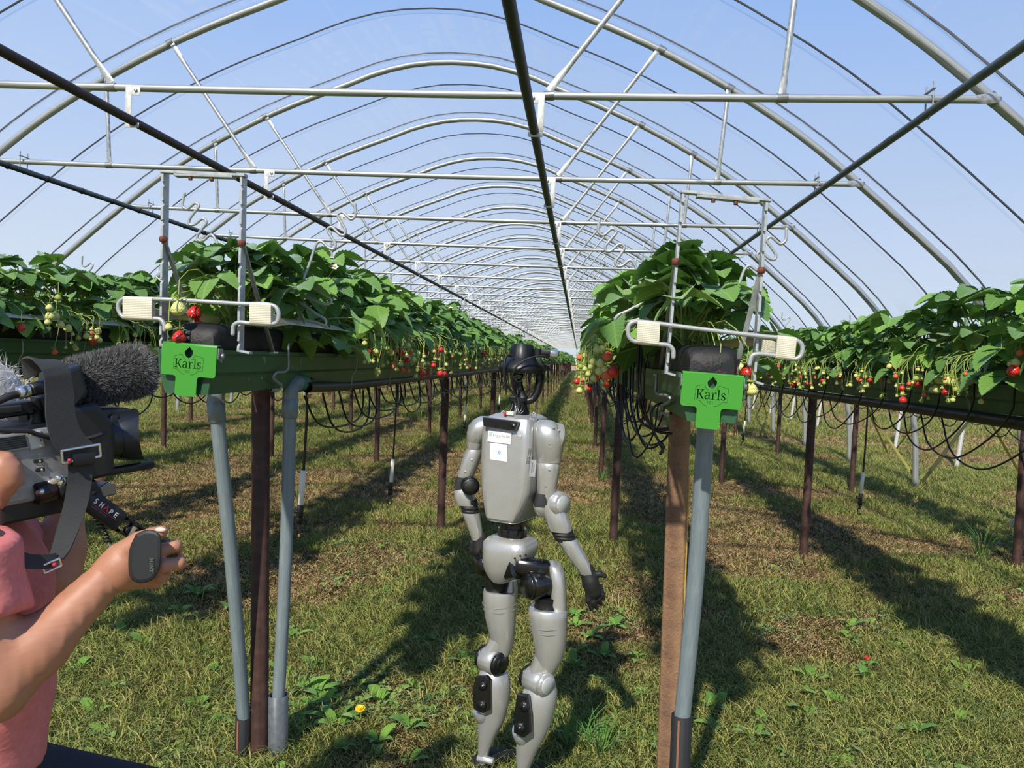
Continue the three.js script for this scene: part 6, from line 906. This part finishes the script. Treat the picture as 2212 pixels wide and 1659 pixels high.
    { const q = (x, y) => J(x, y, 1.1635), p = [[318, 1203], [336, 1203], [336, 1244], [318, 1244]].map(([x, y]) => q(x, y)), g = new THREE.BufferGeometry(); g.setAttribute('position', new THREE.Float32BufferAttribute(p.flatMap(v => [v.x, v.y, v.z]), 3)); g.setAttribute('uv', new THREE.Float32BufferAttribute([0, 0, 0, 1, 1, 1, 1, 0], 2)); g.setIndex([0, 3, 2, 0, 2, 1]); g.computeVertexNormals(); Q('strap_lettering', g, std({ transparent: true, side: THREE.DoubleSide, roughness: .6, map: canvasTex(256, 110, (x) => { x.clearRect(0, 0, 256, 110); x.fillStyle = '#5d5f58'; x.font = 'bold 72px serif'; x.fillText('SONY', 8, 80, 236); }) }), pad, 'dark embossed lettering'); }
  }
  // --- the person ---
  const skinTex = (() => { const a = fbm(211, 6, 4), s = noise2(212, 128); return tex(256, 256, (x, y) => { const t = a(x, y), k = s(x, y); return [lerp(148, 174, t) + 8 * k, lerp(100, 122, t) + 6 * k, lerp(76, 94, t) + 6 * k]; }, true, 3); })();
  const skin = phy({ map: skinTex, roughness: .52, clearcoat: .08, clearcoatRoughness: .5 });
  const shirtM = std({ map: mottled(214, 20, [190, 104, 100], [208, 122, 117], 8), roughness: .9, bumpMap: mottled(215, 24, [90, 90, 90], [160, 160, 160], 6), bumpScale: .003 }), shortsM = std({ map: mottled(216, 40, [20, 24, 36], [34, 39, 54], 10), roughness: .9 });
  const hip = J(-75, 1745, 1.22), foot = V(hip.x, 0, hip.z).addScaledVector(f, .42).addScaledVector(n, .06);
  const o = thing('person', 'crouching camera operator in pink T-shirt and navy shorts filming the robot', 'person', undefined, V(hip.x, 0, hip.z));
  const elbow = J(-12, 1492, 1.1), wrist = J(238, 1240, 1.2), shoulder = J(-75, 1195, 1.1), fElbow = J(118, 1248, 1.52), fWrist = J(148, 1075, 1.56), fSh = J(10, 1175, 1.5), neck = J(-55, 1120, 1.26), chest = J(-62, 1270, 1.24), belly = J(-62, 1480, 1.22);
  const kneeN = hip.clone().addScaledVector(f, .34).addScaledVector(n, .02).add(V(0, -.17, 0)), ankN = V(kneeN.x, .08, kneeN.z).addScaledVector(f, -.02), kneeF = V(hip.x, .1, hip.z).addScaledVector(f, .16).addScaledVector(n, -.14), ankF = V(hip.x, .07, hip.z).addScaledVector(f, -.26).addScaledVector(n, -.14);
  const head = J(-58, 915, 1.4), hc = [[head, head.clone().add(V(0, .025, 0)), .088, .085], [head.clone().addScaledVector(f, .03).add(V(0, -.06, 0)), head.clone().addScaledVector(f, .05).add(V(0, -.085, 0)), .06, .048]];
  { // skin: head, neck, arms, lower legs as one figure
    const parts = [capsule(hc[0][0], hc[0][1], .088, .085), capsule(hc[1][0], hc[1][1], .06, .048), capsule(head.clone().add(V(0, -.06, 0)), neck, .055, .055), capsule(neck, chest, .05, .09), capsule(chest, belly, .09, .085), capsule(chest, shoulder, .06, .045), capsule(chest, fSh, .06, .045),
      capsule(shoulder, elbow, .046, .041), capsule(elbow, elbow.clone().lerp(wrist, .35), .039, .039), capsule(elbow.clone().lerp(wrist, .35), wrist, .039, .0275), capsule(fSh, fElbow, .046, .042), capsule(fElbow, fElbow.clone().lerp(fWrist, .35), .043, .043), capsule(fElbow.clone().lerp(fWrist, .35), fWrist, .043, .03),
      capsule(belly, hip, .09, .09), capsule(hip, kneeN, .08, .06), capsule(kneeN, ankN, .055, .036), capsule(hip, kneeF, .08, .06), capsule(kneeF, ankF, .055, .036), capsule(J(-40, 1000, 1.16), J(10, 1008, 1.15), .022, .018), capsule(J(10, 1008, 1.15), J(30, 1034, 1.15), .018, .013), capsule(J(4, 1044, 1.15), J(2, 1084, 1.15), .018, .012), capsule(J(-70, 1050, 1.22), J(-30, 1030, 1.16), .045, .028)];
    const lo = V(9, 9, 9), hi = V(-9, -9, -9); for (const p of [head.clone().add(V(0, .1, 0)), hip, ankN, ankF, kneeN, kneeF, elbow, wrist, fElbow, fWrist, shoulder, fSh, neck]) { lo.min(p); hi.max(p); } lo.addScalar(-.13); hi.addScalar(.13); lo.y = Math.max(lo.y, .01);
    const bodyG = solidOf(blend(parts, .022), lo, hi, .0115);
    // near hand: palm, thumb up along the grip, fingers wrapped forward
    const h = (x, y, d) => J(x, y, d), fing = [[h(236, 1241, 1.2), h(268, 1214, 1.205), .0275, .024], [h(268, 1208, 1.21), h(305, 1192, 1.225), .0235, .02], [h(262, 1228, 1.205), h(312, 1218, 1.225), .024, .021], [h(265, 1240, 1.21), h(314, 1244, 1.23), .021, .019],
      [h(258, 1200, 1.2), h(300, 1170, 1.2), .019, .015], [h(300, 1168, 1.2), h(330, 1157, 1.2), .014, .0125], [h(330, 1157, 1.2), h(349, 1149, 1.2), .012, .0095],
      [h(312, 1192, 1.22), h(345, 1190, 1.205), .0115, .0108], [h(345, 1190, 1.205), h(378, 1180, 1.215), .0108, .0098], [h(378, 1180, 1.215), h(382, 1186, 1.25), .0098, .0085],
      [h(315, 1220, 1.22), h(352, 1222, 1.2), .0118, .011], [h(352, 1222, 1.2), h(386, 1217, 1.215), .011, .0102], [h(386, 1217, 1.215), h(388, 1208, 1.25), .0102, .0085],
      [h(318, 1243, 1.22), h(348, 1245, 1.215), .0105, .0098], [h(348, 1245, 1.215), h(358, 1240, 1.24), .0098, .0085], [h(316, 1256, 1.225), h(336, 1260, 1.23), .0095, .0085], [h(336, 1260, 1.23), h(342, 1255, 1.25), .0085, .0078]];
    const pf = fing.slice(0, 4).map(q => capsule(...q)), ff = fing.slice(4).map(q => capsule(...q)), hl = V(9, 9, 9), hh = V(-9, -9, -9); fing.forEach(([a, c]) => { hl.min(a).min(c); hh.max(a).max(c); }); hl.addScalar(-.045); hh.addScalar(.045);
    const handG = solidOf(p => { let d = blend(pf, .02)(p); for (const q of ff) d = smin(d, q(p), .003); return d; }, hl, hh, .0034);
    // far hand under the lens
    const g2 = [[fWrist, h(166, 1042, 1.55), .03, .032], [h(166, 1042, 1.55), h(196, 1014, 1.5), .026, .02], [h(190, 1010, 1.5), h(212, 998, 1.46), .012, .010], [h(196, 1024, 1.5), h(222, 1014, 1.47), .012, .010], [h(192, 1036, 1.5), h(218, 1030, 1.48), .0115, .0095], [h(180, 1044, 1.52), h(204, 1042, 1.5), .011, .009], [h(140, 1030, 1.52), h(132, 1012, 1.48), .014, .011]].map(q => capsule(...q)), q1 = h(132, 1000, 1.45), q2 = h(225, 1090, 1.6), gl = V(9, 9, 9).min(q1).min(q2).addScalar(-.08), gh = V(-9, -9, -9).max(q1).max(q2).addScalar(.08);
    const hand2 = solidOf(p => { let d = blend(g2.slice(0, 2), .015)(p); for (const q of g2.slice(2)) d = smin(d, q(p), .006); return d; }, gl, gh, .0045);
    const bodyM = part('body', merge([bodyG, handG, hand2]), skin, o);
    part('thumb_nail', new THREE.SphereGeometry(.0075, 12, 8).scale(1.15, .55, .7).translate(...J(347, 1144.5, 1.193).toArray()), std({ color: 0xe6bda6, roughness: .3 }), bodyM);
    const e1 = head.clone().addScaledVector(f, .082).add(V(0, .005, 0)); for (const s of [-1, 1]) part('eye', new THREE.SphereGeometry(.011, 12, 8).translate(...e1.clone().addScaledVector(n, .032 * s).addScaledVector(f, -.008).toArray()), std({ color: 0xe8e4dc, roughness: .3 }), bodyM);
    part('ear', new THREE.SphereGeometry(.03, 14, 10).scale(.6, 1, .4).rotateY(.6).translate(...head.clone().addScaledVector(n, .086).add(V(0, -.01, 0)).toArray()), skin, bodyM);
    part('nose', limb(head.clone().addScaledVector(f, .08).add(V(0, .005, 0)), head.clone().addScaledVector(f, .108).add(V(0, -.035, 0)), n, [[0, .006, .006], [.7, .012, .012], [1, .008, .008]], 12), skin, bodyM);
  }
  { // hair
    const hs = capsule(head.clone().add(V(0, .012, 0)).addScaledVector(f, -.008), head.clone().add(V(0, .03, 0)).addScaledVector(f, -.008), .094, .09), nz = noise2(218, 24);
    const g = solidOf(p => { const q = p.clone().sub(head); return Math.max(hs(p) + .006 * (nz(p.x * 6, p.y * 6 + p.z * 4) - .5), -(q.y + .3 * -q.dot(f) + .03) + 0, q.dot(f) * .6 - q.y - .005); }, head.clone().addScalar(-.14), head.clone().addScalar(.15), .0075);
    const hairMesh = part('hair', g.clone(), std({ map: mottled(219, 40, [150, 146, 140], [205, 200, 194], 14), roughness: .85 }), o, 'short grey hair');
    const hp = g.attributes.position, hn = g.attributes.normal, NH = 5000, hg = new THREE.BufferGeometry(); hg.setAttribute('position', new THREE.Float32BufferAttribute([-.0004, 0, 0, .0004, 0, 0, 0, 1, .3], 3)); hg.setIndex([0, 1, 2]); hg.computeVertexNormals();
    const im = new THREE.InstancedMesh(hg, std({ color: 0xffffff, roughness: .7, side: THREE.DoubleSide }), NH), R = rng(313), m4 = new THREE.Matrix4(), q = new THREE.Quaternion(), c = new THREE.Color();
    for (let i = 0; i < NH; i++) { const k = Math.floor(R() * hp.count), p = V(hp.getX(k) + (R() - .5) * .008, hp.getY(k) + (R() - .5) * .008, hp.getZ(k) + (R() - .5) * .008), d = V(hn.getX(k), hn.getY(k), hn.getZ(k)).multiplyScalar(.5).addScaledVector(f, -.5).add(V(R() - .5, R() - .6, R() - .5)).normalize(); q.setFromUnitVectors(V(0, 1, 0), d); const l = .014 + .014 * R(); m4.compose(p.sub(o.position), q, V(1, l, l)); im.setMatrixAt(i, m4); const w = .3 + .4 * R(); c.setRGB(w, w * .97, w * .93); im.setColorAt(i, c); }
    im.name = 'hair_strands'; im.userData.kind = 'stuff'; im.castShadow = true; o.add(im);
  }
  { // shirt and shorts
    const sl = shoulder.clone().lerp(elbow, .5), fl = fSh.clone().lerp(fElbow, .42);
    const body = blend([capsule(chest, belly, .108, .106), capsule(belly, hip.clone().add(V(0, .03, 0)), .106, .108), capsule(chest, shoulder, .085, .066), capsule(chest, fSh, .085, .062), capsule(neck, chest, .066, .1)], .035), sl1 = capsule(shoulder, sl, .066, .067), sl2 = capsule(fSh, fl, .06, .06), dN = sl.clone().sub(shoulder).normalize(), dF = fl.clone().sub(fSh).normalize();
    const wr = noise2(220, 10), sdf = p => { const q = p.clone().sub(sl).dot(dN), q2 = p.clone().sub(fl).dot(dF); let d = smin(body(p), Math.max(sl1(p), q), .02); d = smin(d, Math.max(sl2(p), q2), .02); return Math.max(d + .006 * (wr(p.x * 1.6 + p.y * .8, p.y * 1.1 + p.z * 1.5) - .5), hip.y + .06 - p.y, p.y - neck.y - .012); };
    const lo = V(9, 9, 9), hi = V(-9, -9, -9); for (const p of [hip, neck, shoulder, fSh, sl, fl, belly]) { lo.min(p); hi.max(p); } part('shirt', solidOf(sdf, lo.addScalar(-.14), hi.addScalar(.14), .0095), shirtM, o, 'pink cotton T-shirt');
    const tN = hip.clone().lerp(kneeN, .85), tF = hip.clone().lerp(kneeF, .8), cN = kneeN.clone().sub(hip).normalize(), cF = kneeF.clone().sub(hip).normalize(), a = capsule(hip, tN, .11, .088), c = capsule(hip, tF, .105, .088), w = capsule(belly.clone().lerp(hip, .8), hip, .102, .11);
    const l2 = V(9, 9, 9), h2 = V(-9, -9, -9); for (const p of [hip, tN, tF]) { l2.min(p); h2.max(p); } part('shorts', solidOf(p => smin(w(p), smin(Math.max(a(p), p.clone().sub(tN).dot(cN)), Math.max(c(p), p.clone().sub(tF).dot(cF)), .02), .03), l2.addScalar(-.15), h2.addScalar(.15), .0105), shortsM, o, 'navy blue shorts');
    for (const [ank, dir] of [[ankN, f], [ankF, f.clone().negate()]]) part('shoe', (() => { const rt = V(-dir.z, 0, dir.x), c0 = V(ank.x, 0, ank.z); return loft([[-.07, .03, .05], [-.04, .042, .075], [.03, .045, .08], [.1, .047, .055], [.16, .04, .035], [.185, .02, .02]].map(([t, wd, hh]) => ring(c0.clone().addScaledVector(dir, t).add(V(0, hh / 2 + .004, 0)), rt, Y, wd, hh / 2, 3, 18)), true, true, 1); })(), std({ color: 0x2b2c30, roughness: .7 }), o, 'dark walking shoe');
  }
}
renderer.render(scene, camera);
